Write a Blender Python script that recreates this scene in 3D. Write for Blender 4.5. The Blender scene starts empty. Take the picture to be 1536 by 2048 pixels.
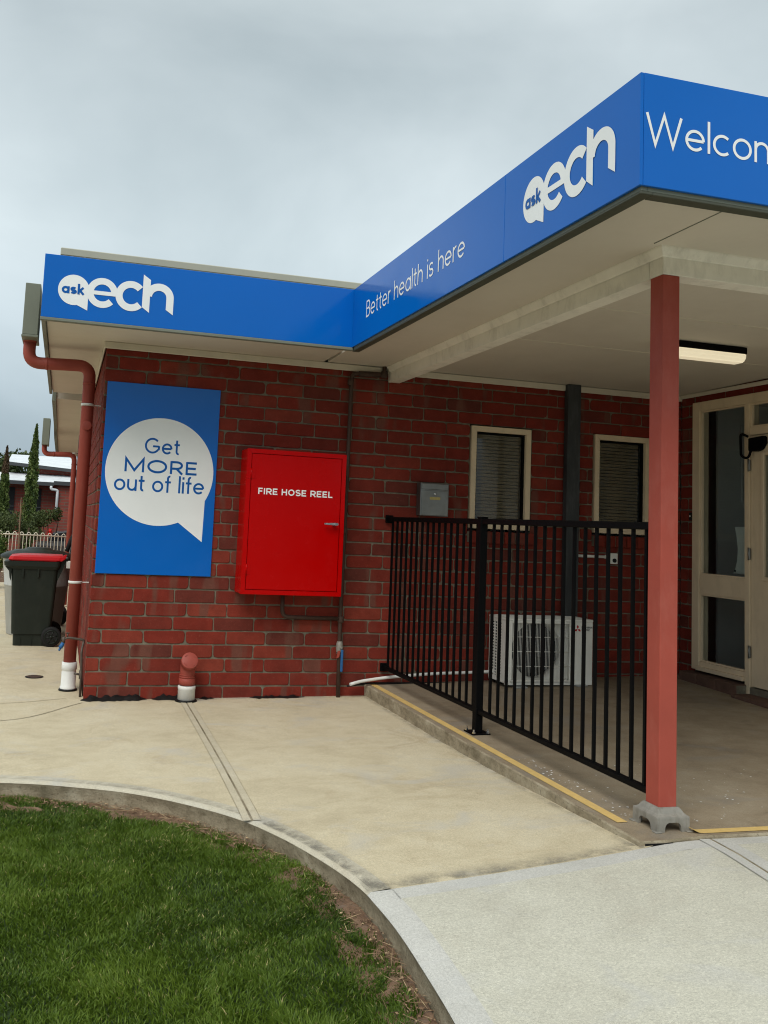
import bpy, bmesh, math, random
import numpy as np
from mathutils import Vector, Matrix
R = math.radians
sc = bpy.context.scene
COL = sc.collection

# ------------------------------------------------------------------ camera
F, CX, CY = 1752.83, 581.77, 877.79          # pixels, photograph 1536 x 2048
YAW, PIT, ROL = 0.2497, 0.0943, 0.0481
cd = bpy.data.cameras.new('camera'); cam = bpy.data.objects.new('camera', cd); COL.objects.link(cam)
fw = Vector((math.sin(YAW)*math.cos(PIT), math.cos(YAW)*math.cos(PIT), math.sin(PIT)))
rt = Vector((math.cos(YAW), -math.sin(YAW), 0)); up = rt.cross(fw)
rt, up = math.cos(ROL)*rt + math.sin(ROL)*up, -math.sin(ROL)*rt + math.cos(ROL)*up
m = Matrix((rt, up, -fw)).transposed().to_4x4(); m.translation = (-0.2423, -6.7618, 1.3495)
cam.matrix_world = m
cd.sensor_width = 36; cd.sensor_fit = 'AUTO'; cd.lens = F/2048*36
cd.shift_x = (768-CX)/2048; cd.shift_y = (CY-1024)/2048
cd.clip_start = 0.05; cd.clip_end = 2000
sc.camera = cam
sc.cycles.pixel_filter_type = 'BLACKMAN_HARRIS'; sc.cycles.filter_width = 1.1
sc.view_settings.view_transform = 'Standard'; sc.view_settings.look = 'None'
sc.view_settings.gamma = 1; sc.view_settings.exposure = 0.40

# ------------------------------------------------------------------ sky and sun
SUN_EL, SUN_AZ = 49, 217                      # azimuth from +y, clockwise: high, behind and left of the camera
w = bpy.data.worlds.new('World'); sc.world = w; w.use_nodes = True
nt = w.node_tree; nt.nodes.clear()
N = nt.nodes.new; LK = nt.links.new
out = N('ShaderNodeOutputWorld'); bg = N('ShaderNodeBackground'); LK(bg.outputs[0], out.inputs[0])
sky = N('ShaderNodeTexSky'); sky.sky_type = 'NISHITA'; sky.sun_disc = False
sky.sun_elevation = R(SUN_EL); sky.sun_rotation = R(SUN_AZ); sky.dust_density = 3; sky.air_density = 1.2
tc = N('ShaderNodeTexCoord'); mp = N('ShaderNodeMapping'); mp.inputs['Scale'].default_value = (1.0, 1.0, 1.7)
LK(tc.outputs['Generated'], mp.inputs[0])
nz = N('ShaderNodeTexNoise'); nz.inputs['Scale'].default_value = 1.9; nz.inputs['Detail'].default_value = 6; nz.inputs['Roughness'].default_value = .5
nz.inputs['Distortion'].default_value = .3
LK(mp.outputs[0], nz.inputs['Vector'])
rp = N('ShaderNodeValToRGB'); rp.color_ramp.elements[0].position = .32; rp.color_ramp.elements[1].position = .68
rp.color_ramp.elements[0].color = (3.65, 4.35, 4.6, 1); rp.color_ramp.elements[1].color = (6.25, 6.95, 7.15, 1)
LK(nz.outputs['Fac'], rp.inputs[0])
sp = N('ShaderNodeSeparateXYZ'); LK(tc.outputs['Generated'], sp.inputs[0])
er = N('ShaderNodeValToRGB'); LK(sp.outputs['Z'], er.inputs[0])   # the cloud deck by elevation
er.color_ramp.elements[0].position = 0; er.color_ramp.elements[0].color = (.66, .74, .84, 1)
er.color_ramp.elements[1].position = 1; er.color_ramp.elements[1].color = (2.3, 2.2, 2.08, 1)
e = er.color_ramp.elements.new(.16); e.color = (.94, .985, 1.03, 1)
e = er.color_ramp.elements.new(.30); e.color = (1.14, 1.155, 1.16, 1)
e = er.color_ramp.elements.new(.5); e.color = (.93, .94, .945, 1)
e = er.color_ramp.elements.new(.66); e.color = (1.35, 1.32, 1.27, 1)
mu = N('ShaderNodeMix'); mu.data_type = 'RGBA'; mu.blend_type = 'MULTIPLY'; mu.inputs[0].default_value = 1
LK(rp.outputs[0], mu.inputs[6]); LK(er.outputs[0], mu.inputs[7])
mx = N('ShaderNodeMix'); mx.data_type = 'RGBA'; mx.inputs[0].default_value = .9
LK(sky.outputs[0], mx.inputs[6]); LK(mu.outputs[2], mx.inputs[7])
LK(mx.outputs[2], bg.inputs[0]); bg.inputs[1].default_value = .088
sl = bpy.data.lights.new('sun', 'SUN'); sl.energy = 1.5; sl.angle = R(35); sl.color = (1, .96, .9)
so = bpy.data.objects.new('sun', sl); COL.objects.link(so)
sd = Vector((math.sin(R(SUN_AZ))*math.cos(R(SUN_EL)), math.cos(R(SUN_AZ))*math.cos(R(SUN_EL)), math.sin(R(SUN_EL))))
so.rotation_euler = sd.to_track_quat('Z', 'Y').to_euler(); so.location = (-6, -8, 9)

# ------------------------------------------------------------------ materials
class NT:
    def __init__(s, name):
        s.m = bpy.data.materials.new(name); s.m.use_nodes = True; s.t = s.m.node_tree
        s.b = s.t.nodes['Principled BSDF']; s.out = s.t.nodes['Material Output']
        s.tc = s.t.nodes.new('ShaderNodeTexCoord')
    def n(s, k, **kw):
        o = s.t.nodes.new(k)
        for a, v in kw.items(): setattr(o, a, v)
        return o
    def l(s, a, b): s.t.links.new(a, b)
    def noise(s, scale, detail=4, rough=.55, stretch=None, dist=0):
        n = s.n('ShaderNodeTexNoise'); n.inputs['Scale'].default_value = scale
        n.inputs['Detail'].default_value = detail; n.inputs['Roughness'].default_value = rough; n.inputs['Distortion'].default_value = dist
        if stretch:
            mp = s.n('ShaderNodeMapping'); mp.inputs['Scale'].default_value = stretch
            s.l(s.tc.outputs['Object'], mp.inputs[0]); s.l(mp.outputs[0], n.inputs['Vector'])
        else: s.l(s.tc.outputs['Object'], n.inputs['Vector'])
        return n.outputs['Fac']
    def ramp(s, fac, stops):
        r = s.n('ShaderNodeValToRGB'); r.color_ramp.elements[0].position = stops[0][0]; r.color_ramp.elements[-1].position = stops[-1][0]
        while len(r.color_ramp.elements) < len(stops): r.color_ramp.elements.new(.5)
        for e, (p, c) in zip(r.color_ramp.elements, stops):
            e.position = p; e.color = (*c, 1) if hasattr(c, '__len__') else (c, c, c, 1)
        s.l(fac, r.inputs[0]); return r.outputs[0]
    def mix(s, fac, a, b, mode='MIX'):
        x = s.n('ShaderNodeMix', data_type='RGBA', blend_type=mode)
        for i, v in ((0, fac), (6, a), (7, b)):
            if hasattr(v, 'links'): s.l(v, x.inputs[i])
            elif i == 0: x.inputs[0].default_value = v
            else: x.inputs[i].default_value = (*v, 1) if hasattr(v, '__len__') else (v, v, v, 1)
        return x.outputs[2]
    def math(s, op, a, b=0):
        x = s.n('ShaderNodeMath', operation=op)
        for i, v in ((0, a), (1, b)):
            if hasattr(v, 'links'): s.l(v, x.inputs[i])
            else: x.inputs[i].default_value = v
        return x.outputs[0]
    def bump(s, h, strength=.3, dist=.01):
        b = s.n('ShaderNodeBump'); b.inputs['Strength'].default_value = strength; b.inputs['Distance'].default_value = dist
        s.l(h, b.inputs['Height']); s.l(b.outputs[0], s.b.inputs['Normal']); return b
    def set(s, col=None, rough=None, metal=None, spec=None):
        for k, v in (('Base Color', col), ('Roughness', rough), ('Metallic', metal), ('Specular IOR Level', spec)):
            if v is None: continue
            if hasattr(v, 'links'): s.l(v, s.b.inputs[k])
            elif k == 'Base Color': s.b.inputs[k].default_value = (*v, 1)
            else: s.b.inputs[k].default_value = v
        return s.m

def paint(name, col, rough=.5, var=.12, scale=6, bump=.05, bscale=120, metal=0, dirt=None, dirtamt=.35, spec=.22):
    t = NT(name); a = t.noise(scale, 5, .6)
    c = t.mix(1, col, t.ramp(a, [(.3, 1-var), (.7, 1+var*.6)]), 'MULTIPLY')
    if dirt:
        d = t.noise(scale*2.3, 6, .7, (1, 1, .35))
        c = t.mix(t.ramp(d, [(.5, 0.), (.78, dirtamt)]), c, dirt)
    r = t.ramp(t.noise(scale*3, 4), [(.3, max(rough-.08, .02)), (.7, min(rough+.1, 1))])
    t.bump(t.noise(bscale, 3), bump, .004)
    return t.set(c, r, metal, spec)

def brick_mat():
    t = NT('brick_red')
    at = t.n('ShaderNodeAttribute', attribute_name='bv'); s = t.n('ShaderNodeSeparateColor'); t.l(at.outputs['Color'], s.inputs[0])
    base = t.ramp(s.outputs[0], [(0, (.115, .031, .023)), (.12, (.165, .027, .018)), (.7, (.20, .027, .017)), (1, (.225, .042, .026))])
    # smoky kiln flashes: vertical patches where headers lay across the brick in the kiln
    fl = t.noise(3.1, 2, .4, (2.4, 2.4, .5))
    msk = t.math('MULTIPLY', t.ramp(fl, [(.54, 0.), (.62, .8)]), t.ramp(s.outputs[1], [(.35, 0.), (.5, 1.)]))
    c = t.mix(msk, base, (.15, .062, .045))
    sp = t.noise(190, 3, .6); c = t.mix(t.ramp(sp, [(.60, 0.), (.69, .65)]), c, (.045, .016, .012))
    c = t.mix(t.ramp(t.noise(45, 6, .75), [(.56, 0.), (.8, .35)]), c, (.36, .16, .12))
    c = t.mix(1, c, t.ramp(t.noise(9, 5), [(.3, .82), (.7, 1.14)]), 'MULTIPLY')
    vo = t.n('ShaderNodeTexVoronoi'); vo.inputs['Scale'].default_value = 48; t.l(t.tc.outputs['Object'], vo.inputs['Vector'])
    h = t.mix(.5, t.ramp(t.noise(140, 5, .7), [(.2, 0.), (.8, 1.)]), t.ramp(vo.outputs['Distance'], [(.05, 0.), (.14, 1.)]), 'MIX')
    t.bump(h, .38, .004)
    return t.set(c, t.ramp(t.noise(12), [(.3, .65), (.7, .9)]), 0, .12)

def mortar_mat():
    t = NT('mortar'); c = t.ramp(t.noise(14, 6, .65), [(.28, (.13, .11, .08)), (.5, (.17, .15, .11)), (.75, (.27, .24, .18))])
    t.bump(t.noise(220, 5, .7), .6, .006); return t.set(c, .95, 0, .2)

def concrete(name, lo, mid, hi, band=None, rough=.85, sc_=1.0, broom=False, stain=(.36, .27, .16), stainamt=.5, lines=()):
    t = NT(name)
    a = t.noise(1.3*sc_, 7, .62, None, .6); b = t.noise(7*sc_, 6, .65, (1, 1.3, 1), .3)
    c = t.ramp(t.math('ADD', t.math('MULTIPLY', a, .6), t.math('MULTIPLY', b, .4)), [(.32, lo), (.5, mid), (.66, hi)])
    st = t.noise(2.1*sc_, 8, .72, (1, 1.25, 1), 1.2)
    c = t.mix(t.ramp(st, [(.57, 0.), (.74, stainamt)]), c, stain)
    c = t.mix(t.ramp(t.noise(62, 4, .7), [(.3, .0), (.62, .0), (.76, .32)]), c, tuple(x*.5 for x in mid))
    c = t.mix(1, c, t.ramp(t.noise(420, 2, .6), [(.25, .80), (.75, 1.16)]), 'MULTIPLY')
    c = t.mix(1, c, t.ramp(t.noise(120, 4, .8), [(.3, .78), (.7, 1.15)]), 'MULTIPLY')
    c = t.mix(t.ramp(t.noise(1.7*sc_, 6, .65, (1, 1.7, 1), .8), [(.55, 0.), (.68, .4)]), c, tuple(sum(mid)/3*k for k in (.92, .92, .90)))
    sm = t.ramp(t.noise(17, 5, .6, (1, 6, 1), .5), [(.66, 0.), (.74, .25)]); c = t.mix(sm, c, tuple(x*.62 for x in lo))
    gr = t.n('ShaderNodeTexVoronoi'); gr.inputs['Scale'].default_value = 130; t.l(t.tc.outputs['Object'], gr.inputs['Vector'])
    gm = t.math('MULTIPLY', t.ramp(gr.outputs['Distance'], [(.16, .55), (.24, 0.)]), t.ramp(t.noise(2.6*sc_, 5, .6), [(.42, 0.), (.6, 1.)])); c = t.mix(gm, c, tuple(x*.45 for x in mid))
    if broom:
        bn = t.noise(55, 5, .75, (.6, 2.0, 1), 3.0); c = t.mix(1, c, t.ramp(bn, [(.3, .70), (.7, 1.18)]), 'MULTIPLY')
        t.bump(t.mix(.5, bn, t.noise(320, 3)), .5, .006)
    else: t.bump(t.mix(.6, t.noise(26, 6, .65), t.noise(330, 3)), .28, .006)
    return t.set(c, t.ramp(t.noise(4), [(.3, rough-.12), (.7, rough+.05)]), 0, .25)

def edge_concrete():
    t = NT('kerb_concrete')
    c = t.ramp(t.noise(6, 7, .7, (1, 1, 1.6)), [(.3, (.15, .12, .075)), (.5, (.34, .285, .195)), (.72, (.52, .46, .34))])
    c = t.mix(t.ramp(t.noise(70, 4, .7), [(.55, 0.), (.7, .6)]), c, (.07, .055, .035))
    c = t.mix(t.ramp(t.noise(3, 5, .7, (1, 1, .2)), [(.55, 0.), (.72, .5)]), c, (.10, .095, .055))
    t.bump(t.noise(90, 6, .75), .8, .012); return t.set(c, .93, 0, .2)

def bladed(name, cols, rough=.55, transl=.25):
    t = NT(name); at = t.n('ShaderNodeAttribute', attribute_name='gv'); s = t.n('ShaderNodeSeparateColor'); t.l(at.outputs['Color'], s.inputs[0])
    c = t.ramp(s.outputs[0], cols)
    t.set(c, rough, 0, .3)
    tr = t.n('ShaderNodeBsdfTranslucent'); t.l(c, tr.inputs[0]); ms = t.n('ShaderNodeMixShader'); ms.inputs[0].default_value = transl
    t.l(t.b.outputs[0], ms.inputs[1]); t.l(tr.outputs[0], ms.inputs[2]); t.l(ms.outputs[0], t.out.inputs[0]); return t.m

def glass_mat(name, tint=(.75, .8, .8)):
    t = NT(name); g = t.n('ShaderNodeBsdfGlossy'); g.inputs['Roughness'].default_value = .02; g.inputs['Color'].default_value = (.9, .92, .95, 1)
    tr = t.n('ShaderNodeBsdfTransparent'); tr.inputs[0].default_value = (*tint, 1)
    lw = t.n('ShaderNodeLayerWeight'); lw.inputs[0].default_value = .5; fr = t.math('ADD', .045, t.math('MULTIPLY', t.math('POWER', lw.outputs['Facing'], 5), .9)); ms = t.n('ShaderNodeMixShader')
    t.l(fr, ms.inputs[0]); t.l(tr.outputs[0], ms.inputs[1]); t.l(g.outputs[0], ms.inputs[2]); t.l(ms.outputs[0], t.out.inputs[0]); return t.m

def emit(name, col, st):
    t = NT(name); t.set((.8, .8, .75), .3); t.b.inputs['Emission Color'].default_value = (*col, 1); t.b.inputs['Emission Strength'].default_value = st
    return t.m

def steel_col_mat():
    t = NT('weathered_steel')
    c = t.ramp(t.noise(5, 7, .7, (1.5, 1.5, .3)), [(.3, (.022, .024, .026)), (.55, (.05, .054, .058)), (.78, (.12, .125, .13))])
    t.bump(t.noise(160, 4), .2, .003); return t.set(c, .6, .2, .4)

M = dict(
    brick=brick_mat(), mortar=mortar_mat(), brickdark=paint('dark_brown_brick', (.12, .068, .050), .8, .3, 9, .4, 90, dirt=(.2, .15, .11), dirtamt=.3), edge=edge_concrete(),
    tan=concrete('tan_concrete', (.47, .40, .27), (.58, .505, .35), (.635, .57, .42)),
    tan_smooth=concrete('trowelled_tan_concrete', (.42, .38, .285), (.53, .485, .38), (.58, .54, .44), stainamt=.3),
    tan_joint=concrete('tooled_tan_concrete', (.44, .385, .275), (.545, .485, .355), (.60, .545, .42), stainamt=.4),
    path=concrete('broomed_concrete', (.52, .495, .41), (.59, .57, .475), (.63, .61, .515), broom=True, stain=(.43, .37, .29), stainamt=.35),
    path_smooth=concrete('trowelled_concrete', (.46, .45, .41), (.525, .515, .475), (.575, .565, .525), stainamt=.3, stain=(.3, .31, .3)),
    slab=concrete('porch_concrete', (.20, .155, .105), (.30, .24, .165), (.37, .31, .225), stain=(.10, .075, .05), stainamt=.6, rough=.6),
    blue=paint('blue_sign_face', (.0, .125, .52), .12, .04, 1.5, .012, 40, spec=.28),
    blue_ink=paint('blue_ink', (.0, .10, .40), .4, .03),
    white=paint('white_vinyl', (.86, .88, .88), .35, .04, 3, .02),
    cream=paint('cream_paint', (.66, .60, .50), .55, .07, 3, .06, 60, dirt=(.40, .35, .27), dirtamt=.22),
    lining=paint('soffit_lining', (.65, .595, .51), .65, .05, 1.2, .04, 40, dirt=(.42, .37, .30), dirtamt=.2),
    timber=paint('cream_timber', (.74, .60, .42), .45, .06, 4, .05, 50, dirt=(.30, .22, .13), dirtamt=.25),
    beam=paint('flaking_cream_beam', (.84, .80, .71), .6, .08, 5, .25, 40, dirt=(.36, .33, .27), dirtamt=.45),
    trim=paint('grey_green_metal', (.19, .205, .165), .45, .06, 2, .02, 60, dirt=(.12, .12, .10), dirtamt=.25),
    lip=paint('shaded_green_metal', (.075, .08, .06), .5, .1),  # darker copy of the trim, with the underside's shade put into its colour
    grime=None,
    trim_light=paint('pale_grey_green_metal', (.42, .42, .35), .45, .06, 2, .03, 60, dirt=(.28, .28, .22), dirtamt=.25),
    post=paint('terracotta_paint', (.36, .070, .048), .5, .12, 3, .12, 70, dirt=(.50, .19, .15), dirtamt=.3),
    pipe=paint('terracotta_pipe', (.32, .066, .048), .5, .09, 5, .08, 50, dirt=(.44, .15, .12), dirtamt=.3),
    pvc=paint('white_pvc', (.72, .72, .69), .4, .06, 9, .03, dirt=(.45, .42, .35), dirtamt=.25),
    red=paint('red_enamel', (.46, .0, .0), .22, .03, 2, .01, 90, spec=.12),
    redlid=paint('red_plastic', (.50, .012, .016), .4, .06),
    black=paint('black_powdercoat', (.003, .003, .0032), .5, .15, 20, .08, 200, spec=.06),
    rubber=paint('black_rubber', (.014, .014, .014), .7, .2, 20, .1),
    bitumen=paint('bitumen', (.01, .01, .01), .45, .4, 20, .9, 60),
    iron=paint('dark_painted_iron', (.075, .045, .034), .5, .25, 9, .25, 80, dirt=(.03, .022, .018), dirtamt=.7),
    copper=paint('grimy_copper_pipe', (.10, .08, .065), .5, .25, 20, .3, 80, dirt=(.03, .03, .028), dirtamt=.6, metal=.3),
    steel=paint('stainless_steel', (.22, .22, .21), .36, .15, 7, .05, 90, metal=.8, dirt=(.2, .2, .19), dirtamt=.4),
    chrome=paint('chrome', (.6, .6, .6), .2, .05, metal=1),
    brass=paint('brass_plate', (.42, .33, .13), .35, .1, 20, .03, metal=.7),
    galv=paint('galvanised_iron', (.40, .41, .40), .5, .18, 12, .25, 60, metal=.35, dirt=(.24, .22, .19), dirtamt=.6),
    castal=paint('cast_aluminium', (.30, .285, .25), .6, .18, 14, .2, 90, metal=.3, dirt=(.15, .13, .10), dirtamt=.7),
    ac=paint('off_white_enamel', (.80, .79, .735), .4, .05, 4, .03, dirt=(.42, .39, .31), dirtamt=.25),
    acdark=paint('dark_coil', (.012, .013, .015), .5, .2),
    fan=paint('grey_plastic', (.018, .02, .025), .5, .1),
    binbody=paint('dark_green_plastic', (.016, .021, .016), .42, .12, 6, .12, 200, dirt=(.05, .052, .042), dirtamt=.25),
    drum=paint('pale_drum', (.44, .44, .42), .5, .12, 5, .08, dirt=(.24, .23, .21), dirtamt=.5),
    yellow=paint('yellow_edge_tape', (.66, .46, .17), .8, .12, 15, .5, 260, dirt=(.36, .24, .08), dirtamt=.35),
    steelcol=steel_col_mat(), glass=glass_mat('window_glass'),
    blind=paint('venetian_blind', (.24, .18, .12), .5, .08),
    dark=paint('dark_room', (.10, .095, .09), .9, .1), wallin=paint('grey_inner_wall', (.80, .80, .78), .7, .05),
    panelw=paint('white_acrylic', (.70, .76, .72), .2, .04), tagblue=paint('blue_plastic', (.03, .13, .33), .4, .1),
    tube=emit('lit_diffuser', (1, .84, .55), .42), logo_red=paint('red_ink', (.5, .01, .015), .4),
    soil=concrete('red_soil', (.07, .042, .026), (.16, .095, .058), (.28, .185, .12), sc_=6, stain=(.05, .028, .018)),
    lawnsoil=concrete('lawn_soil', (.014, .026, .007), (.022, .04, .01), (.035, .05, .016), sc_=8, stain=(.012, .02, .006)),
    grass=bladed('grass_blades', [(0, (.032, .062, .008)), (.4, (.085, .145, .012)), (.8, (.14, .21, .022)), (.93, (.21, .27, .045)), (1, (.44, .36, .17))]),
    mulch=bladed('mulch_chips', [(0, (.06, .035, .022)), (.5, (.20, .12, .07)), (1, (.46, .34, .20))], .9, 0),
    conifer=bladed('conifer_leaves', [(0, (.035, .065, .016)), (.5, (.10, .15, .035)), (1, (.19, .24, .07))]),
    deadconifer=bladed('browned_conifer_leaves', [(0, (.07, .05, .025)), (1, (.20, .13, .08))]),
    shrubm=bladed('shrub_leaves', [(0, (.025, .042, .013)), (.5, (.08, .115, .036)), (1, (.16, .19, .075))]),
    bushm=bladed('bright_shrub_leaves', [(0, (.03, .065, .015)), (.6, (.10, .17, .04)), (.92, (.17, .22, .07)), (1, (.5, .45, .2))]),
    bark=paint('bark', (.11, .08, .055), .9, .3, 20, .6, 40), stake=paint('timber_stake', (.20, .14, .09), .85, .2),
    asphalt=paint('asphalt', (.06, .06, .06), .9, .2, 30, .5, 200), earth=paint('earth', (.16, .15, .10), .95, .3, .4, .3),
    fence=paint('cream_steel', (.74, .70, .58), .45, .08), farroof=paint('pale_steel_roof', (.72, .75, .78), .35, .12, 1.5, .05),
    farbrick=None, trimdark=paint('dark_grey_trim', (.06, .065, .07), .5, .08), carp=paint('dark_car_paint', (.012, .014, .018), .2, .05, spec=.6),
    lamp_red=paint('red_lens', (.5, .012, .01), .2), cable=paint('black_cable', (.01, .01, .01), .5),
)
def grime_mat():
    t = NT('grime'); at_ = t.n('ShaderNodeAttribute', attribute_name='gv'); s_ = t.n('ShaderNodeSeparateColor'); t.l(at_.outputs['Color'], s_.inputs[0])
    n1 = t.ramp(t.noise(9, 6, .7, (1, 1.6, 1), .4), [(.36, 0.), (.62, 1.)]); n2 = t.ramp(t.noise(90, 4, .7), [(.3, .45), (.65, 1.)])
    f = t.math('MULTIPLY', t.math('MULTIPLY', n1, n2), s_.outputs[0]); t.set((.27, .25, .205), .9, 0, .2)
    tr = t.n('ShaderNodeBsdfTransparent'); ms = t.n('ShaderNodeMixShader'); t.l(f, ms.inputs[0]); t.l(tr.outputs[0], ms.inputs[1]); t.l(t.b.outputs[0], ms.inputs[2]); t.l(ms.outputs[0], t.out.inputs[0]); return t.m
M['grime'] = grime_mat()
def far_brick():
    t = NT('distant_brick'); b = t.n('ShaderNodeTexBrick'); mp = t.n('ShaderNodeMapping'); mp.inputs['Rotation'].default_value = (R(90), 0, 0)
    t.l(t.tc.outputs['Object'], mp.inputs[0]); t.l(mp.outputs[0], b.inputs['Vector'])
    b.inputs['Scale'].default_value = 1; b.inputs['Brick Width'].default_value = .31; b.inputs['Row Height'].default_value = .1033; b.inputs['Mortar Size'].default_value = .009
    b.inputs['Color1'].default_value = (.26, .046, .03, 1); b.inputs['Color2'].default_value = (.17, .038, .027, 1); b.inputs['Mortar'].default_value = (.13, .10, .075, 1)
    return t.set(b.outputs['Color'], .85)
M['farbrick'] = far_brick()

# ------------------------------------------------------------------ mesh helpers
def V(*a): return Vector(a)
def box(bm, x0, x1, y0, y1, z0, z1, bev=0, mi=0, seg=1):
    n = bmesh.new()
    vs = [n.verts.new((x, y, z)) for x in (x0, x1) for y in (y0, y1) for z in (z0, z1)]
    for f in ((0,1,3,2),(4,6,7,5),(0,4,5,1),(2,3,7,6),(0,2,6,4),(1,5,7,3)): n.faces.new([vs[i] for i in f])
    if bev: bmesh.ops.bevel(n, geom=n.edges[:], offset=bev, segments=seg, affect='EDGES', profile=.5)
    join(bm, n, mi)
def join(bm, n, mi=None, mat=None):
    if mat is not None: bmesh.ops.transform(n, matrix=mat, verts=n.verts)
    mp = {v: bm.verts.new(v.co) for v in n.verts}
    for f in n.faces:
        g = bm.faces.new([mp[v] for v in f.verts]); g.material_index = f.material_index if mi is None else mi; g.smooth = f.smooth
    n.free()
def quad(bm, *ps, mi=0):
    f = bm.faces.new([bm.verts.new(p) for p in ps]); f.material_index = mi; return f
def frame_of(d):
    d = d.normalized(); a = V(0,0,1) if abs(d.z) < .9 else V(1,0,0)
    u = d.cross(a).normalized(); return u, d.cross(u).normalized()
def bend(pts, r, n=6):
    pts = [Vector(p) for p in pts]; o = [pts[0]]
    for i in range(1, len(pts)-1):
        a, b, c = pts[i-1], pts[i], pts[i+1]; d1 = (a-b); d2 = (c-b); q = min(r, d1.length*.49, d2.length*.49)
        p1 = b + d1.normalized()*q; p2 = b + d2.normalized()*q
        for k in range(n+1):
            t = k/n; o.append((1-t)**2*p1 + 2*t*(1-t)*b + t*t*p2)
    return o + [pts[-1]]
def tube(bm, pts, r, seg=16, mi=0, caps=True, radii=None):
    pts = [Vector(p) for p in pts]; rings = []; u = None
    for i, p in enumerate(pts):
        d = ((pts[min(i+1, len(pts)-1)] - pts[max(i-1, 0)])).normalized()
        if u is None: u, v = frame_of(d)
        else:
            u = (u - d*u.dot(d)).normalized(); v = d.cross(u)
        rr = radii[i] if radii else r
        rings.append([bm.verts.new(p + rr*(math.cos(2*math.pi*k/seg)*u + math.sin(2*math.pi*k/seg)*v)) for k in range(seg)])
    for a, b in zip(rings, rings[1:]):
        for k in range(seg):
            f = bm.faces.new((a[k], a[(k+1)%seg], b[(k+1)%seg], b[k])); f.smooth = True; f.material_index = mi
    if caps:
        for rg, fl in ((rings[0], True), (rings[-1], False)):
            f = bm.faces.new(rg[::-1] if fl else rg); f.material_index = mi
def lathe(bm, prof, c, axis='Z', seg=32, mi=0, smooth=True, cap=True):
    c = Vector(c); rings = []
    for r, h in prof:
        ring = []
        for k in range(seg):
            a = 2*math.pi*k/seg; x, y = r*math.cos(a), r*math.sin(a)
            p = V(x, y, h) if axis == 'Z' else (V(x, h, y) if axis == 'Y' else V(h, x, y))
            ring.append(bm.verts.new(c+p))
        rings.append(ring)
    for a, b in zip(rings, rings[1:]):
        for k in range(seg):
            f = bm.faces.new((a[k], a[(k+1)%seg], b[(k+1)%seg], b[k])); f.smooth = smooth; f.material_index = mi
    for rg in (rings[0], rings[-1]) if cap else ():
        if (rg[0].co - rg[seg//2].co).length > 1e-5:
            f = bm.faces.new(rg); f.material_index = mi
def prism(bm, poly, o, u, v, n, depth, mi=0, bev=0):
    """poly in (u,v), extruded along n by depth"""
    o, u, v, n = map(Vector, (o, u, v, n)); q = bmesh.new()
    a = [q.verts.new(o + u*x + v*y) for x, y in poly]; b = [q.verts.new(o + u*x + v*y + n*depth) for x, y in poly]
    q.faces.new(a[::-1]); q.faces.new(b); k = len(poly)
    for i in range(k): q.faces.new((a[i], a[(i+1)%k], b[(i+1)%k], b[i]))
    if bev: bmesh.ops.bevel(q, geom=q.edges[:], offset=bev, segments=2, affect='EDGES')
    join(bm, q, mi)

def thing(name, label, cat, loc=(0,0,0), group=None):
    o = bpy.data.objects.new(name, None); COL.objects.link(o); o.location = loc; o.empty_display_size = .1
    o['label'] = label; o['category'] = cat
    if group: o['group'] = group
    return o
def tag(o, label, cat, group=None):
    o['label'] = label; o['category'] = cat
    if group: o['group'] = group
    return o
def wloc(p):
    l = Vector((0,0,0))
    while p is not None: l += p.location; p = p.parent
    return l
def obj(name, bm, mats, parent=None, base=None, label=None, fixn=True, local=False):
    """bm is in world coordinates (or local to the parent when local=True)"""
    if fixn: bmesh.ops.recalc_face_normals(bm, faces=bm.faces)
    off = V(0,0,0) if local else (wloc(parent) if parent else Vector(base or (0,0,0)))
    if off.length: bmesh.ops.translate(bm, vec=-off, verts=bm.verts)
    me = bpy.data.meshes.new(name); bm.to_mesh(me); bm.free()
    for x in (mats if isinstance(mats, (list, tuple)) else [mats]): me.materials.append(M[x] if isinstance(x, str) else x)
    o = bpy.data.objects.new(name, me); COL.objects.link(o)
    if parent: o.parent = parent
    elif base: o.location = base
    if label: o['label'] = label
    return o
def struct(o): o['kind'] = 'structure'; return o
def stuff(o, label, cat): o['kind'] = 'stuff'; o['label'] = label; o['category'] = cat; return o
def B(): return bmesh.new()
def raw(name, verts, faces, mat, colors=None, parent=None):
    """verts (n,3) array; faces: array of k-gons (m,k)"""
    me = bpy.data.meshes.new(name); nv = len(verts); me.vertices.add(nv); me.vertices.foreach_set('co', np.asarray(verts, np.float32).ravel())
    tot = []; st = []; idx = []; s = 0
    for fa in faces:
        fa = np.asarray(fa); k = fa.shape[1]; idx.append(fa.ravel()); tot.append(np.full(len(fa), k)); st.append(s + np.arange(len(fa))*k); s += fa.size
    idx = np.concatenate(idx); tot = np.concatenate(tot); st = np.concatenate(st)
    me.loops.add(len(idx)); me.loops.foreach_set('vertex_index', idx.astype(np.int32))
    me.polygons.add(len(tot)); me.polygons.foreach_set('loop_start', st.astype(np.int32)); me.polygons.foreach_set('loop_total', tot.astype(np.int32))
    if colors is not None:
        ca = me.color_attributes.new('gv', 'FLOAT_COLOR', 'POINT'); c4 = np.zeros((nv, 4), np.float32); c4[:, :3] = colors[:, None]; c4[:, 3] = 1
        ca.data.foreach_set('color', c4.ravel())
    me.update(calc_edges=True); me.validate(); me.materials.append(M[mat])
    o = bpy.data.objects.new(name, me); COL.objects.link(o)
    if parent: o.parent = parent
    return o

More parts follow.
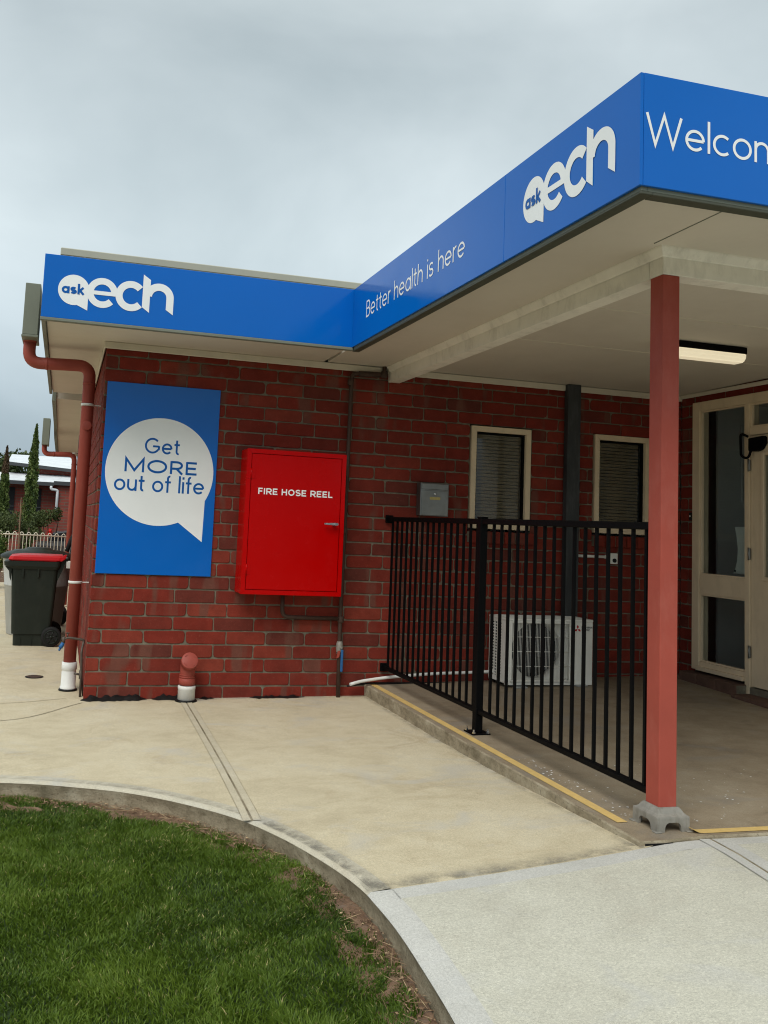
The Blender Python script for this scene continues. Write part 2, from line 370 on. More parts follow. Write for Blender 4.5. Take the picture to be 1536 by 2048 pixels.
# ------------------------------------------------------------------ ground
def sm(t): return max(0., min(1., t))
def gz(x, y):
    b = -.03 + .0136*min(max(x, 0), 2.2); n = min(max(.056*x-.053, -.08), .079); t = sm(-y/3.5)**2.5
    return b*(1-t) + n*t
KERB = [(-14,-2.6),(-6,-2.2),(-3,-1.93),(-1.6,-1.85),(-.9,-1.865),(-.456,-1.921),(-.307,-1.956),(-.158,-2.009),(.135,-2.151),(.386,-2.354),(.629,-2.636),(.774,-2.919),(.872,-3.206),(.926,-3.428),(.946,-3.573)]
KERB2 = [(.946,-3.573),(.951,-3.838),(.933,-4.137),(.906,-4.423),(.85,-4.8),(.76,-5.3),(.6,-6),(.3,-7),(-.2,-8.2)]
def dense(pts, step):
    o = []
    for i in range(len(pts)-1):
        p0 = Vector(pts[max(i-1,0)]); p1 = Vector(pts[i]); p2 = Vector(pts[i+1]); p3 = Vector(pts[min(i+2,len(pts)-1)])
        n = max(1, int((p2-p1).length/step))
        for k in range(n):
            t = k/n; a = (p2-p0)*.5 if i else (p2-p1); b = (p3-p1)*.5 if i < len(pts)-2 else (p2-p1)
            L = (p2-p1).length; a = a.normalized()*L; b = b.normalized()*L
            o.append((2*t**3-3*t*t+1)*p1 + (t**3-2*t*t+t)*a + (-2*t**3+3*t*t)*p2 + (t**3-t*t)*b)
    return o + [Vector(pts[-1])]
K1 = dense(KERB, .05); K2 = dense(KERB2, .05)
BOUND = [(.946,-3.573),(1.18,-3.561),(1.5,-3.543),(1.844,-3.517),(2.205,-3.475),(2.368,-3.452),(2.557,-3.432),(2.917,-3.425)]
def inset(line, d):
    o = []
    for i, p in enumerate(line):
        t = (line[min(i+1, len(line)-1)] - line[max(i-1, 0)]).normalized(); o.append(p + Vector((-t.y, t.x))*d)
    return o
def sheet(rows, mat, name, smooth=True):
    bm = B(); R_ = [[bm.verts.new(p) for p in r] for r in rows]
    for a, b in zip(R_, R_[1:]):
        for i in range(len(a)-1):
            f = bm.faces.new((a[i], a[i+1], b[i+1], b[i])); f.smooth = smooth
    return struct(obj(name, bm, mat))
def at(p, dz=0): return (p.x, p.y, gz(p.x, p.y)+dz)
# far ground
bm = B(); quad(bm, (-400,-400,-.35), (400,-400,-.35), (400,600,-.35), (-400,600,-.35)); struct(obj('ground', bm, 'earth'))
# tan pavement: from the kerb's trowelled band back to the wall, and along the left side of the building
in1 = inset(K1, .095); in1[-1].y = -3.567
bd = [p for p in dense([p for p in BOUND if p[0] <= 2.21] + [(2.25, -3.462)], .08) if p.x > 1.06]
rows = [(p, Vector((p.x if p.x < .6 else .6 + (p.x-.6)*(2.25-.6)/(in1[-1].x-.6), .02))) for p in in1]
rows += [(p, Vector((2.25, .02 - 3.482*(i+1)/len(bd)))) for i, p in enumerate(bd)]
sheet([[at(p.lerp(q, k/40)) for p, q in rows] for k in range(41)], 'tan', 'pavement')
bm = B(); quad(bm, (-14,.02,-.03), (.02,.02,-.03), (.02,10.6,-.03), (-14,10.6,-.03)); struct(obj('pavement', bm, 'tan'))
# trowelled band and kerb face of the tan pavement
def kerb(line, band, mband, nm):
    ins = inset(line, band)
    edge = inset(line, .012)
    sheet([[at(p) for p in ins], [at(p) for p in edge], [at(p, -.010) for p in line]], mband, 'kerb_top')
    rr = random.Random(3)
    rowsz = []
    for dz, io in ((-.010, 0), (-.03, .004), (-.06, .008), (-.10, .003), (-.18, 0)):
        rowsz.append([(q.x, q.y, gz(p.x, p.y)+dz) for p, q in zip(line, inset(line, io + rr.uniform(-.002, .002)))])
    sheet(rowsz, 'edge', 'kerb')
kerb(K1, .095, 'tan_smooth', 'tan')
kerb(K2, .10, 'path_smooth', 'grey')
# grey broomed path
in2 = inset(K2, .10)
bfull = [Vector((1.043, float(np.interp(1.043, [b[0] for b in BOUND], [b[1] for b in BOUND]))))] + [p for p in dense(BOUND + [(6, -3.42), (12, -3.42)], .06) if p.x > 1.06]
binn = [Vector((p.x, p.y - .085)) for p in bfull]
ib = list(reversed(in2)); bx_ = [p.x for p in binn]; by_ = [p.y for p in binn]
grid = []
for k in range(61):
    t = (k/60)**1.3; yl = float(np.interp(1.04, bx_, by_))*(1-t) - 8.2*t; xl = float(np.interp(yl, [p.y for p in ib], [p.x for p in ib])); row = []
    for j in range(81):
        x = xl + (12-xl)*(j/80)**1.8; row.append(at(Vector((x, float(np.interp(x, bx_, by_))*(1-t) - 8.2*t))))
    grid.append(row)
sheet(grid, 'path', 'path')
bs_ = list(zip(bfull, binn)); sheet([[at(p) for p, q in bs_], [at(q) for p, q in bs_]], 'path_smooth', 'path')
# raise the path gently to the level of the porch: joint grooves laid as thin sunken strips of dark grit
def strip(line, w0, w1, dz, mat, name):
    a = inset(line, w0); b = inset(line, w1); return sheet([[at(p, dz) for p in a], [at(p, dz) for p in b]], mat, name)
j1 = dense([(.742,-.10),(.735,-.8),(.722,-1.7),(.70,-2.55),(.693,-2.72)], .1)
strip(j1, .006, .040, .004, 'tan_joint', 'pavement_joint'); strip(j1, -.040, -.006, .004, 'tan_joint', 'pavement_joint')
strip(j1, -.0055, .0055, .002, 'edge', 'pavement_joint')
for q_ in (-.043, .041): strip(j1, q_, q_+.0012, .0045, 'edge', 'pavement_joint')
j2 = dense([(-14,-1.4),(-4,-1.0),(-.541,-.634),(-.006,-.09)], .1)
strip(j2, -.004, .004, .003, 'edge', 'pavement_joint')
strip(dense([(-6,-.15),(-.573,-.1),(-.12,.06)], .1), -.003, .003, .003, 'edge', 'pavement_joint')
j3 = dense([(2.552,-3.44),(2.535,-3.62),(2.50,-3.85),(2.44,-4.3),(2.3,-5.5),(2.2,-7)], .1)
strip(j3, .006, .075, .004, 'path_smooth', 'path_joint'); strip(j3, -.055, -.006, .004, 'path_smooth', 'path_joint')
strip(j3, -.0062, .0062, .003, 'edge', 'path_joint')
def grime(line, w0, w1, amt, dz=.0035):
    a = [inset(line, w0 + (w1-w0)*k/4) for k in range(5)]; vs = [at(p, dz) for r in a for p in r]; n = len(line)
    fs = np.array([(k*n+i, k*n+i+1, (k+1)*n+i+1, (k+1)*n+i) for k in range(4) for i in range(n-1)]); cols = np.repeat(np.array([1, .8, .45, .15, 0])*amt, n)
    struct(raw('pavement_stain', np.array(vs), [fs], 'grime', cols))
bl_ = dense([b for b in BOUND if b[0] < 2.25], .04)
grime(bl_, .002, .11, .95)
grime(K1[len(K1)//2:], .03, .11, .55, .003); grime(K1[-16:], .02, .12, .9, .0038)
grime(dense([(2.188, -.05), (2.186, -1.2), (2.186, -2.3), (2.183, -3.44)], .08), -.004, -.06, .55)
grime(dense([(.0, -.006), (2.18, -.006)], .05), .0, -.08, .6)
# lawn soil and dirt strip
def lz(x, y): return gz(x, y) - .085 + .012*math.sin(x*5.1+1)*math.sin(y*4.3)
allk = K1 + K2[1:]
GR = [(-14,-2.66),(-6,-2.26),(-3,-1.99),(-1.6,-1.9),(-.9,-1.9),(-.45,-1.945),(-.203,-1.995),(-.008,-2.135),(.152,-2.325),(.331,-2.451),(.53,-2.525),(.67,-2.767),(.765,-2.956),(.855,-3.144),(.865,-3.364),(.875,-3.646),(.905,-3.806),(.90,-4.038),(.872,-4.276),(.79,-4.6),(.6,-5.2),(.4,-6.2),(-.3,-8.2)]
G1 = dense(GR, .05)
rows = []
rr = random.Random(5)
for k in range(9):
    t = k/8; row = []
    for i in range(len(allk)):
        p = allk[i]; q = inset(allk, -.30)[i] if False else None
        row.append(p)
    rows.append(row)
inn = [inset(allk, -d) for d in (.0, .03, .06, .1, .15, .22, .28)]
grid = []
for li, l_ in enumerate(inn):
    grid.append([(p.x, p.y, lz(p.x, p.y) + (rr.uniform(-.010, .014) if li < 5 else -.012)) for p in l_])
sheet(grid, 'soil', 'soil')
gpoly = [(p.x, p.y) for p in G1] + [(-14, -8.2)]
xs_ = [-14, -10, -7, -5, -4] + [-3.2 + .08*i for i in range(52)]; ys_ = [-8.2, -7, -6.2] + [-5.6 + .08*i for i in range(48)]
bm = B(); GV = {}
def near_lawn(x, y):
    c = False; n = len(gpoly); j = n-1
    for i in range(n):
        (xi, yi), (xj, yj) = gpoly[i], gpoly[j]
        if (yi > y) != (yj > y) and x < (xj-xi)*(y-yi)/(yj-yi)+xi: c = not c
        j = i
    return c
for i in range(len(xs_)-1):
    for j in range(len(ys_)-1):
        cs = [(i, j), (i+1, j), (i+1, j+1), (i, j+1)]
        if sum(near_lawn(xs_[a], ys_[b]) for a, b in cs) >= 3:
            for c in cs:
                if c not in GV: GV[c] = bm.verts.new((xs_[c[0]], ys_[c[1]], lz(xs_[c[0]], ys_[c[1]])-.002))
            bm.faces.new([GV[c] for c in cs]).smooth = True
struct(obj('lawn', bm, 'lawnsoil'))

def inside(px, py, poly):
    c = np.zeros(len(px), bool); n = len(poly); j = n-1
    for i in range(n):
        xi, yi = poly[i]; xj, yj = poly[j]
        if yi != yj: c ^= ((yi > py) != (yj > py)) & (px < (xj-xi)*(py-yi)/(yj-yi)+xi)
        j = i
    return c
gzv = np.vectorize(gz)
rng = np.random.default_rng(7)
gp = [(p.x, p.y) for p in G1] + [(-14, -8.2)]
def vnoise(x, y, f, seed):
    r = np.random.default_rng(seed).random((64, 64)); X = x*f; Y = y*f; xi = np.floor(X).astype(int); yi = np.floor(Y).astype(int)
    fx = X-xi; fy = Y-yi; fx = fx*fx*(3-2*fx); fy = fy*fy*(3-2*fy); g = lambda a, b: r[a % 64, b % 64]
    return (g(xi,yi)*(1-fx)+g(xi+1,yi)*fx)*(1-fy) + (g(xi,yi+1)*(1-fx)+g(xi+1,yi+1)*fx)*fy
def grass():
    n = 290000
    # denser where the lawn comes close to the camera's view
    x = np.concatenate([rng.uniform(-1.15, .95, n), rng.uniform(-3.4, -1.15, n//6), rng.uniform(-1.15, .95, n//8)])
    y = np.concatenate([rng.uniform(-4.75, -1.85, n), rng.uniform(-4.9, -1.8, n//6), rng.uniform(-5.9, -4.75, n//8)])
    jx = rng.normal(0, .012, len(x)); k = inside(x + jx, y + rng.normal(0, .012, len(x)), gp) | (inside(x - .05, y + .0, gp) & (rng.random(len(x)) < .10) & inside(x, y, [(p.x, p.y) for p in inset(allk, -.008)] + [(-14, -8.2)])); d = vnoise(x, y, 9, 1)
    k &= rng.random(len(x)) < (.45 + .75*d); x = x[k]; y = y[k]; n = len(x)
    z = gzv(x, y) - .085 + .012*np.sin(x*5.1+1)*np.sin(y*4.3) - .004
    big = vnoise(x, y, 2.3, 2); mid = vnoise(x, y, 7, 3)
    h = (.011 + .009*mid + .011*rng.random(n))*(.85+.3*big); wd = rng.uniform(.0010, .0030, n)
    a = rng.uniform(0, 2*np.pi, n); lean = rng.uniform(.1, 1.0, n)*h*1.15; flow = vnoise(x, y, 5, 4)*6.28*2
    la = np.where(rng.random(n) < .55, flow + rng.normal(0, .7, n), rng.uniform(0, 6.28, n))
    dx, dy = np.cos(la)*lean, np.sin(la)*lean; px, py = np.cos(a)*wd, np.sin(a)*wd
    v = np.zeros((n, 5, 3), np.float32)
    v[:,0] = np.stack([x-px, y-py, z], 1); v[:,1] = np.stack([x+px, y+py, z], 1)
    v[:,2] = np.stack([x+px*.8+dx*.35, y+py*.8+dy*.35, z+h*.6], 1); v[:,3] = np.stack([x-px*.8+dx*.35, y-py*.8+dy*.35, z+h*.6], 1)
    v[:,4] = np.stack([x+dx, y+dy, z+h*.95], 1)
    b = np.arange(n)*5
    q = np.stack([b, b+1, b+2, b+3], 1); t = np.stack([b+3, b+2, b+4], 1)
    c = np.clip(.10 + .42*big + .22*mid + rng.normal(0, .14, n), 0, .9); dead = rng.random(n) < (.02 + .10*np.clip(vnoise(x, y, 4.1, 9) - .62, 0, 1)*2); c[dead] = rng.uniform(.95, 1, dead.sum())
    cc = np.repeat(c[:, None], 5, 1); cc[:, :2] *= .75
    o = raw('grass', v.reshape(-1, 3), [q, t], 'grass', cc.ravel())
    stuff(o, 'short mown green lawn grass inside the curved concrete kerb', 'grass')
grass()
def mulch():
    n = 9000; i = rng.integers(60, len(allk)-6, n); d = np.abs(rng.normal(0, .055, n)).clip(.004, .16); ln = [inset(allk, -x) for x in np.linspace(0, .2, 9)]
    x = np.array([ln[int(dd/.2*8)][ii].x for dd, ii in zip(d, i)]) + rng.normal(0, .02, n); y = np.array([ln[int(dd/.2*8)][ii].y for dd, ii in zip(d, i)]) + rng.normal(0, .02, n)
    kp = [(p.x, p.y) for p in allk] + [(-14, -8.2)]; k = inside(x, y, kp); x = x[k]; y = y[k]; n = len(x)
    z = gzv(x, y) - .080 + rng.uniform(0, .012, n); L = rng.uniform(.002, .0075, n); straw = rng.random(n) < .45; L[straw] = rng.uniform(.015, .05, straw.sum())
    W = np.where(straw, .0013, L*rng.uniform(.5, .9, n)); a = rng.uniform(0, 6.28, n); tl = rng.uniform(-.25, .25, n); H = np.where(straw, .0015, W*.8)
    v = np.zeros((n, 6, 3), np.float32); ux, uy = np.cos(a), np.sin(a)
    v[:,0] = np.stack([x-ux*L, y-uy*L, z-tl*L], 1); v[:,1] = np.stack([x-uy*W, y+ux*W, z], 1); v[:,2] = np.stack([x+ux*L, y+uy*L, z+tl*L], 1); v[:,3] = np.stack([x+uy*W, y-ux*W, z], 1)
    v[:,4] = np.stack([x+rng.normal(0, .001, n), y, z+H], 1); v[:,5] = np.stack([x, y, z-H], 1)
    b = np.arange(n)*6; fs = [np.stack([b+p, b+q, b+r], 1) for p, q, r in ((0,1,4),(1,2,4),(2,3,4),(3,0,4))]
    o = raw('mulch', v.reshape(-1, 3), fs, 'mulch', np.repeat(np.clip(rng.normal(.5, .25, n), 0, 1), 6))
    stuff(o, 'loose bark chips, straw and stones along the foot of the kerb', 'mulch')
mulch()

# ------------------------------------------------------------------ bricks
BL, BH, Z0 = .3143, .1033, -.03
def rects_minus(u0, u1, z0, z1, holes):
    us = sorted({u0, u1, *[h[0] for h in holes], *[h[1] for h in holes]}); us = [u for u in us if u0-1e-6 <= u <= u1+1e-6]
    zs = sorted({z0, z1, *[h[2] for h in holes], *[h[3] for h in holes]}); zs = [z for z in zs if z0-1e-6 <= z <= z1+1e-6]
    for a, b in zip(us, us[1:]):
        for c, d in zip(zs, zs[1:]):
            mu_, mz = (a+b)/2, (c+d)/2
            if not any(h[0] < mu_ < h[1] and h[2] < mz < h[3] for h in holes): yield a, b, c, d
def brick_wall(name, parent, o, u, n, U, ztop, holes, joints, seed, courses=None):
    """o origin, u along, n outward; U (start,end); joints(k)= first joint of course k"""
    rd = random.Random(seed); o, u, n = map(Vector, (o, u, n)); zv = V(0,0,1); bm = B(); cl = bm.loops.layers.float_color.new('bv')
    P = lambda a, z, d: o + u*a + zv*z + n*d
    for a, b, c, d in rects_minus(U[0], U[1], -.12, ztop, holes):
        quad(bm, P(a,c,-.007), P(b,c,-.007), P(b,d,-.007), P(a,d,-.007), mi=1)
    for h in holes:      # reveals
        for (a, c), (b, d) in (((h[0],h[2]),(h[0],h[3])), ((h[0],h[3]),(h[1],h[3])), ((h[1],h[3]),(h[1],h[2])), ((h[1],h[2]),(h[0],h[2]))):
            quad(bm, P(a,c,-.007), P(b,d,-.007), P(b,d,-.12), P(a,c,-.12), mi=1)
    def one(a, b, z0, z1):
        if b-a < .02: return
        cols = (rd.random(), rd.random(), rd.random(), 1); wob = lambda s: rd.uniform(-s, s)
        pd = rd.uniform(-.0015, .002)
        out = []; 
        for (cx, cz, sx, sz) in ((a, z0, 1, 1), (b, z0, -1, 1), (b, z1, -1, -1), (a, z1, 1, -1)):
            ch = rd.uniform(.004, .011) if rd.random() < .6 else rd.uniform(.012, .026); ch = min(ch, (b-a)*.3)
            cx += wob(.0018); cz += wob(.0016)
            c1 = (cx + sx*ch*rd.uniform(.8,1.6), cz); cm = (cx + sx*ch*.32, cz + sz*ch*.30); c2 = (cx, cz + sz*ch)
            seq = [c2, cm, c1] if (sx, sz) in ((1,1), (-1,-1)) else [c1, cm, c2]
            out += seq
        # a slightly wandering edge between the corners
        oo = []
        for i, p in enumerate(out):
            oo.append(p); q = out[(i+1) % len(out)]
            L = math.hypot(q[0]-p[0], q[1]-p[1])
            if L > .1:
                for t in (.25, .5, .75):
                    oo.append((p[0]+(q[0]-p[0])*t, p[1]+(q[1]-p[1])*t + wob(.0016)))
        mx_, mz_ = (a+b)/2, (z0+z1)/2; hw, hz = (b-a)/2, (z1-z0)/2; iv = .0035
        A = [bm.verts.new(P(x, z, -.0075)) for x, z in oo]
        Bv = [bm.verts.new(P(x, z, -.0030+pd)) for x, z in oo]
        C = [bm.verts.new(P(mx_+(x-mx_)*(1-iv/hw), mz_+(z-mz_)*(1-iv/hz), pd)) for x, z in oo]
        fs = []; k = len(oo)
        for i in range(k):
            j = (i+1) % k
            fs.append(bm.faces.new((A[i], A[j], Bv[j], Bv[i]))); f = bm.faces.new((Bv[i], Bv[j], C[j], C[i])); f.smooth = True; fs.append(f)
        fs.append(bm.faces.new(C))
        for f in fs:
            for l in f.loops: l[cl] = cols
    k = 0; g = .0058
    while Z0 + k*BH < ztop - .01:
        z0 = Z0 + k*BH + g; z1 = min(Z0 + (k+1)*BH - g, ztop); a = U[0]; j = U[0] + joints(k) + rd.uniform(-.004, .004); first = True
        while a < U[1] - .005:
            b = min(j, U[1]); segs = [(a + (g*.8 if not first else 0), b - (g*.8 if b < U[1]-1e-4 else 0))]; first = False
            for h in holes:
                if h[2] - .012 < (z0+z1)/2 < h[3] + .012:
                    ns = []
                    for s0, s1 in segs:
                        if s1 <= h[0] or s0 >= h[1]: ns.append((s0, s1)); continue
                        if s0 < h[0]-.004: ns.append((s0, h[0]-.002))
                        if s1 > h[1]+.004: ns.append((h[1]+.002, s1))
                    segs = ns
            for s0, s1 in segs: one(s0, s1, z0, z1)
            a = b; j = b + BL + rd.uniform(-.003, .003)
        k += 1
    for f in bm.faces: f.normal_update()
    return obj(name, bm, ['brick', 'mortar'], parent, fixn=False)

XD = 5.12; ZT = 2.655
bld = thing('brick_building', 'red brick single storey building with blue fascia signs and cream soffits', 'building', (0, 0, 0))
W1 = (3.054, 3.612, 1.370, 2.235); W2 = (4.235, 4.790, 1.382, 2.245)
H1 = (W1[0]-.012, W1[1]+.012, W1[2]-.075, W1[3]+.012); H2 = (W2[0]-.012, W2[1]+.012, W2[2]-.075, W2[3]+.012)
brick_wall('wall', bld, (0,0,0), (1,0,0), (0,-1,0), (0, XD), ZT, [H1, H2], lambda k: .098 if k % 2 == 0 else .313, 11)
brick_wall('wall', bld, (0,0,0), (0,1,0), (-1,0,0), (0, 3.3), ZT, [], lambda k: .305 if k % 2 == 0 else .10, 12)
brick_wall('wall', bld, (XD,0,0), (0,-1,0), (-1,0,0), (0, .185), ZT, [], lambda k: .10 if k % 2 == 0 else .17, 13)
brick_wall('wall', bld, (XD,0,0), (0,-1,0), (-1,0,0), (.185, 3.4), ZT+.02, [(.185, 3.4, -.2, 2.565)], lambda k: .2 if k % 2 == 0 else .05, 14)
# inner shell so that the rooms are closed and dark
bm = B()
box(bm, .24, XD+.1, .12, .14, -.1, ZT, 0) if False else None
for h0, h1, z0, z1 in rects_minus(.1, 5.3, -.1, 2.66, [H1, H2]): quad(bm, (h0,.125,z0), (h1,.125,z0), (h1,.125,z1), (h0,.125,z1))
quad(bm, (.1,2.4,-.1), (9,2.4,-.1), (9,2.4,2.66), (.1,2.4,2.66)); quad(bm, (.1,.125,.03), (9,.125,.03), (9,2.4,.03), (.1,2.4,.03))
quad(bm, (.1,.13,-.1), (.1,2.4,-.1), (.1,2.4,2.66), (.1,.13,2.66)); quad(bm, (9,-4,-.1), (9,2.4,-.1), (9,2.4,2.66), (9,-4,2.66))
quad(bm, (5.2,-4,.03), (9,-4,.03), (9,.125,.03), (5.2,.125,.03)); quad(bm, (5.2,-4,-.1), (9,-4,-.1), (9,-4,2.66), (5.2,-4,2.66)); quad(bm, (.1,.1,2.655), (9,.1,2.655), (9,2.4,2.655), (.1,2.4,2.655))
quad(bm, (5.2,-4,2.655), (9,-4,2.655), (9,.1,2.655), (5.2,.1,2.655)); quad(bm, (5.2,-4,-.1), (5.2,-2.9,-.1), (5.2,-2.9,2.66), (5.2,-4,2.66)); obj('inner_room', bm, 'wallin', bld)
bm = B(); box(bm, 5.60, 8.9, .10, .124, .03, 2.65); obj('inner_wall', bm, 'wallin', bld)
# roof with parapet
bm = B(); box(bm, -.38, 9.2, -.40, 3.25, 2.69, 3.165); box(bm, -.385, 9.2, -.425, 3.26, 3.165, 3.222, .006)
obj('roof', bm, 'trim_light', bld)
# eave soffit (front part and left part) and quad moulding under it
bm = B(); box(bm, -.44, 1.72, -.735, .0, 2.655, 2.675); box(bm, -.44, 0, .002, 3.23, 2.655, 2.675); obj('soffit', bm, 'lining', bld)
bm = B()
for z0, z1, d in ((2.600, 2.655, .022),): box(bm, -.02, XD, -d, -.009, z0, z1, .006); box(bm, -.022, -.009, -.02, 3.22, z0, z1, .005)
box(bm, XD-.022, XD-.009, -3.2, -.024, 2.62, 2.655, .005); obj('moulding', bm, 'cream', bld)
# left fascia and its underside lip
bm = B(); box(bm, -.475, -.445, -.72, 3.24, 2.632, 3.05, .003); obj('fascia', bm, 'trim', bld)
bm = B(); box(bm, -.640, -.525, .20, .56, 2.690, 3.095, .004); box(bm, -.645, -.52, .195, .565, 2.672, 2.690, .003); obj('rain_head', bm, 'trim', bld)
# fascia backing under the front sign
bm = B(); box(bm, -.47, 1.735, -.752, -.735, 2.625, 3.06); obj('fascia', bm, 'trim', bld)

# windows
def window(W, nm):
    x0, x1, z0, z1 = W; t = .047; bm = B(); y0, y1 = -.012, .055
    # mitred frame: four trapezoid prisms
    for poly in ([(x0,z0),(x1,z0),(x1-t,z0+t),(x0+t,z0+t)], [(x1,z0),(x1,z1),(x1-t,z1-t),(x1-t,z0+t)], [(x1,z1),(x0,z1),(x0+t,z1-t),(x1-t,z1-t)], [(x0,z1),(x0,z0),(x0+t,z0+t),(x0+t,z1-t)]):
        prism(bm, poly, (0, y1, 0), (1,0,0), (0,0,1), (0,-1,0), y1-y0, 0, .0025)
    wo = obj('window', bm, 'timber', bld)
    bm = B()
    for a, b, c, d in ((x0+t, x0+t+.018, z0+t, z1-t), (x1-t-.018, x1-t, z0+t, z1-t), (x0+t+.018, x1-t-.018, z1-t-.018, z1-t), (x0+t+.018, x1-t-.018, z0+t, z0+t+.018)):
        box(bm, a, b, .02, .045, c, d)
    obj('sash', bm, 'black', wo)
    bm = B(); quad(bm, (x0+t+.012, .032, z0+t+.012), (x1-t-.012, .032, z0+t+.012), (x1-t-.012, .032, z1-t-.012), (x0+t+.012, .032, z1-t-.012)); obj('pane', bm, 'glass', wo, fixn=False)
    bm = B(); z = z0+t+.02
    while z < z1-t-.02:
        quad(bm, (x0+t+.02, .056, z), (x1-t-.026, .056, z), (x1-t-.026, .062, z+.024), (x0+t+.02, .062, z+.024)); z += .029
    box(bm, x0+t+.02, x1-t-.026, .05, .07, z1-t-.03, z1-t-.005); obj('blind', bm, 'blind', wo, fixn=False)
    bm = B(); cl = bm.loops.layers.float_color.new('bv'); n = 6; rd = random.Random(int(x0*100)); X0 = x0-.015; L = (x1-x0+.085)/n
    for i in range(n):
        f0 = len(bm.faces); box(bm, X0+i*L+.004, X0+(i+1)*L-.004, -.050+rd.uniform(-.004,.004), .05, z0-.122, z0-.020, .012, 0, 2); bm.faces.ensure_lookup_table(); c = (rd.random(), rd.random(), 0, 1)
        for f in bm.faces[f0:]:
            for l in f.loops: l[cl] = c
    box(bm, X0, X0+n*L, -.032, .05, z0-.115, z0-.026, 0, 1); obj('sill', bm, ['brick', 'mortar'], wo)
window(W1, 0); window(W2, 1)

# entry: sidelight, door and transom in the wall x = XD (faces -x)
def ybox(bm, a, b, z0, z1, x0, x1, bev=.003): box(bm, x0, x1, -b, -a, z0, z1, bev)
XF = XD - .03
bm = B()
ybox(bm, .185, .272, .262, 2.565, XF, XD+.07); ybox(bm, .80, .850, .10, 2.49, XF-.004, XD+.07); ybox(bm, .272, 1.80, 2.485, 2.565, XF, XD+.07)
ybox(bm, 1.80, 1.86, .10, 2.565, XF, XD+.07)
ybox(bm, .272, .80, .905, 1.068, XF+.006, XD+.06); ybox(bm, .272, .80, .262, .335, XF+.002, XD+.06); ybox(bm, .27, .80, .262, .296, XF-.028, XF+.004)
ybox(bm, .850, 1.80, 2.226, 2.29, XF+.004, XD+.06)
ybox(bm, 1.86, 2.85, .0, 2.565, XD-.012, XD+.10)
for a, b, z0, z1 in ((.272, .800, 1.068, 2.485), (.272, .800, .335, .905), (.850, 1.80, 2.29, 2.485)):     # glazing beads
    for c in ((a, a+.014, z0, z1), (b-.014, b, z0, z1), (a+.014, b-.014, z1-.014, z1), (a+.014, b-.014, z0, z0+.014)): ybox(bm, *c, XF+.014, XF+.04, .002)
ent = obj('entry_frame', bm, 'timber', bld)
for a, b, z0, z1 in ((.272, .800, 1.068, 2.485), (.272, .800, .335, .905), (.850, 1.80, 2.29, 2.485)):
    bm = B(); X_ = XF+.0445; quad(bm, (X_, -a-.006, z0+.006), (X_, -b+.006, z0+.006), (X_, -b+.006, z1-.006), (X_, -a-.006, z1-.006)); obj('pane', bm, 'glass', ent, fixn=False)
bm = B(); XL = XF + .012; y0, y1, z0, z1 = .856, 1.794, .235, 2.220
ga, gb, g0, g1 = .985, 1.665, 1.085, 2.065
for c in ((y0, ga, z0, z1), (gb, y1, z0, z1), (ga, gb, z0, g0), (ga, gb, g1, z1)): ybox(bm, *c, XL, XL+.04, 0)
for c in ((ga-.02, ga+.012, g0-.02, g1+.02), (gb-.012, gb+.02, g0-.02, g1+.02), (ga+.012, gb-.012, g1-.012, g1+.02), (ga+.012, gb-.012, g0-.02, g0+.012)): ybox(bm, *c, XL-.010, XL+.005, .003)
door = obj('door', bm, 'timber', bld)
bm = B(); quad(bm, (XL+.02, -ga, g0), (XL+.02, -gb, g0), (XL+.02, -gb, g1), (XL+.02, -ga, g1)); obj('pane', bm, 'glass', door, fixn=False)
for zz in (.50, 1.27, 1.98):
    bm = B(); ybox(bm, .843, .864, zz-.045, zz+.045, XF-.012, XF+.006, .004); lathe(bm, [(.0065, zz-.05), (.0065, zz+.05)], (XF-.012, -.853, 0), seg=10); obj('hinge', bm, 'steel', door)
bm = B(); prism(bm, [(.875,2.195),(1.03,2.205),(1.035,2.15),(1.0,2.10),(.95,2.085),(.875,2.09)], (XL-.05,0,0), (0,-1,0), (0,0,1), (1,0,0), .05, 0, .006); 
tube(bm, bend([(XL-.03,-.86,2.21),(XL-.07,-.82,2.24),(XL-.07,-.825,2.05),(XL-.05,-.88,2.03),(XL-.03,-.885,2.09)], .03), .010, 10); obj('door_closer', bm, 'black', door)
bm = B(); ybox(bm, 1.70, 1.73, 1.05, 1.2, XL-.012, XL, .004); tube(bm, bend([(XL,-1.715,1.15),(XL-.05,-1.715,1.15),(XL-.05,-1.62,1.15)], .015), .009, 10); obj('handle', bm, 'steel', door)
# brick plinth under the sidelight, brick threshold under the door
bm = B(); cl = bm.loops.layers.float_color.new('bv'); rd = random.Random(3)
def cbrick(bm, c, bev=.006):
    f0 = len(bm.faces); box(bm, *c, bev, 0, 2); bm.faces.ensure_lookup_table(); col = (rd.uniform(0, .35), rd.random(), 0, 1)
    for f in bm.faces[f0:]:
        for l in f.loops: l[cl] = col
for i in range(3): cbrick(bm, (XD-.135, XD+.06, -.155-(i+1)*.222+.004, -.155-i*.222-.004, .12, .240))
for i in range(5): cbrick(bm, (XD-.20, XD+.06, -.84-(i+1)*.20+.003, -.84-i*.20-.003, .03, .175))
box(bm, XD-.125, XD+.06, -.82, -.158, .12, .232, 0, 1); box(bm, XD-.03, XD+.06, -1.85, -.825, .1755, .225, 0, 1); obj('plinth', bm, ['brickdark', 'mortar'], bld)

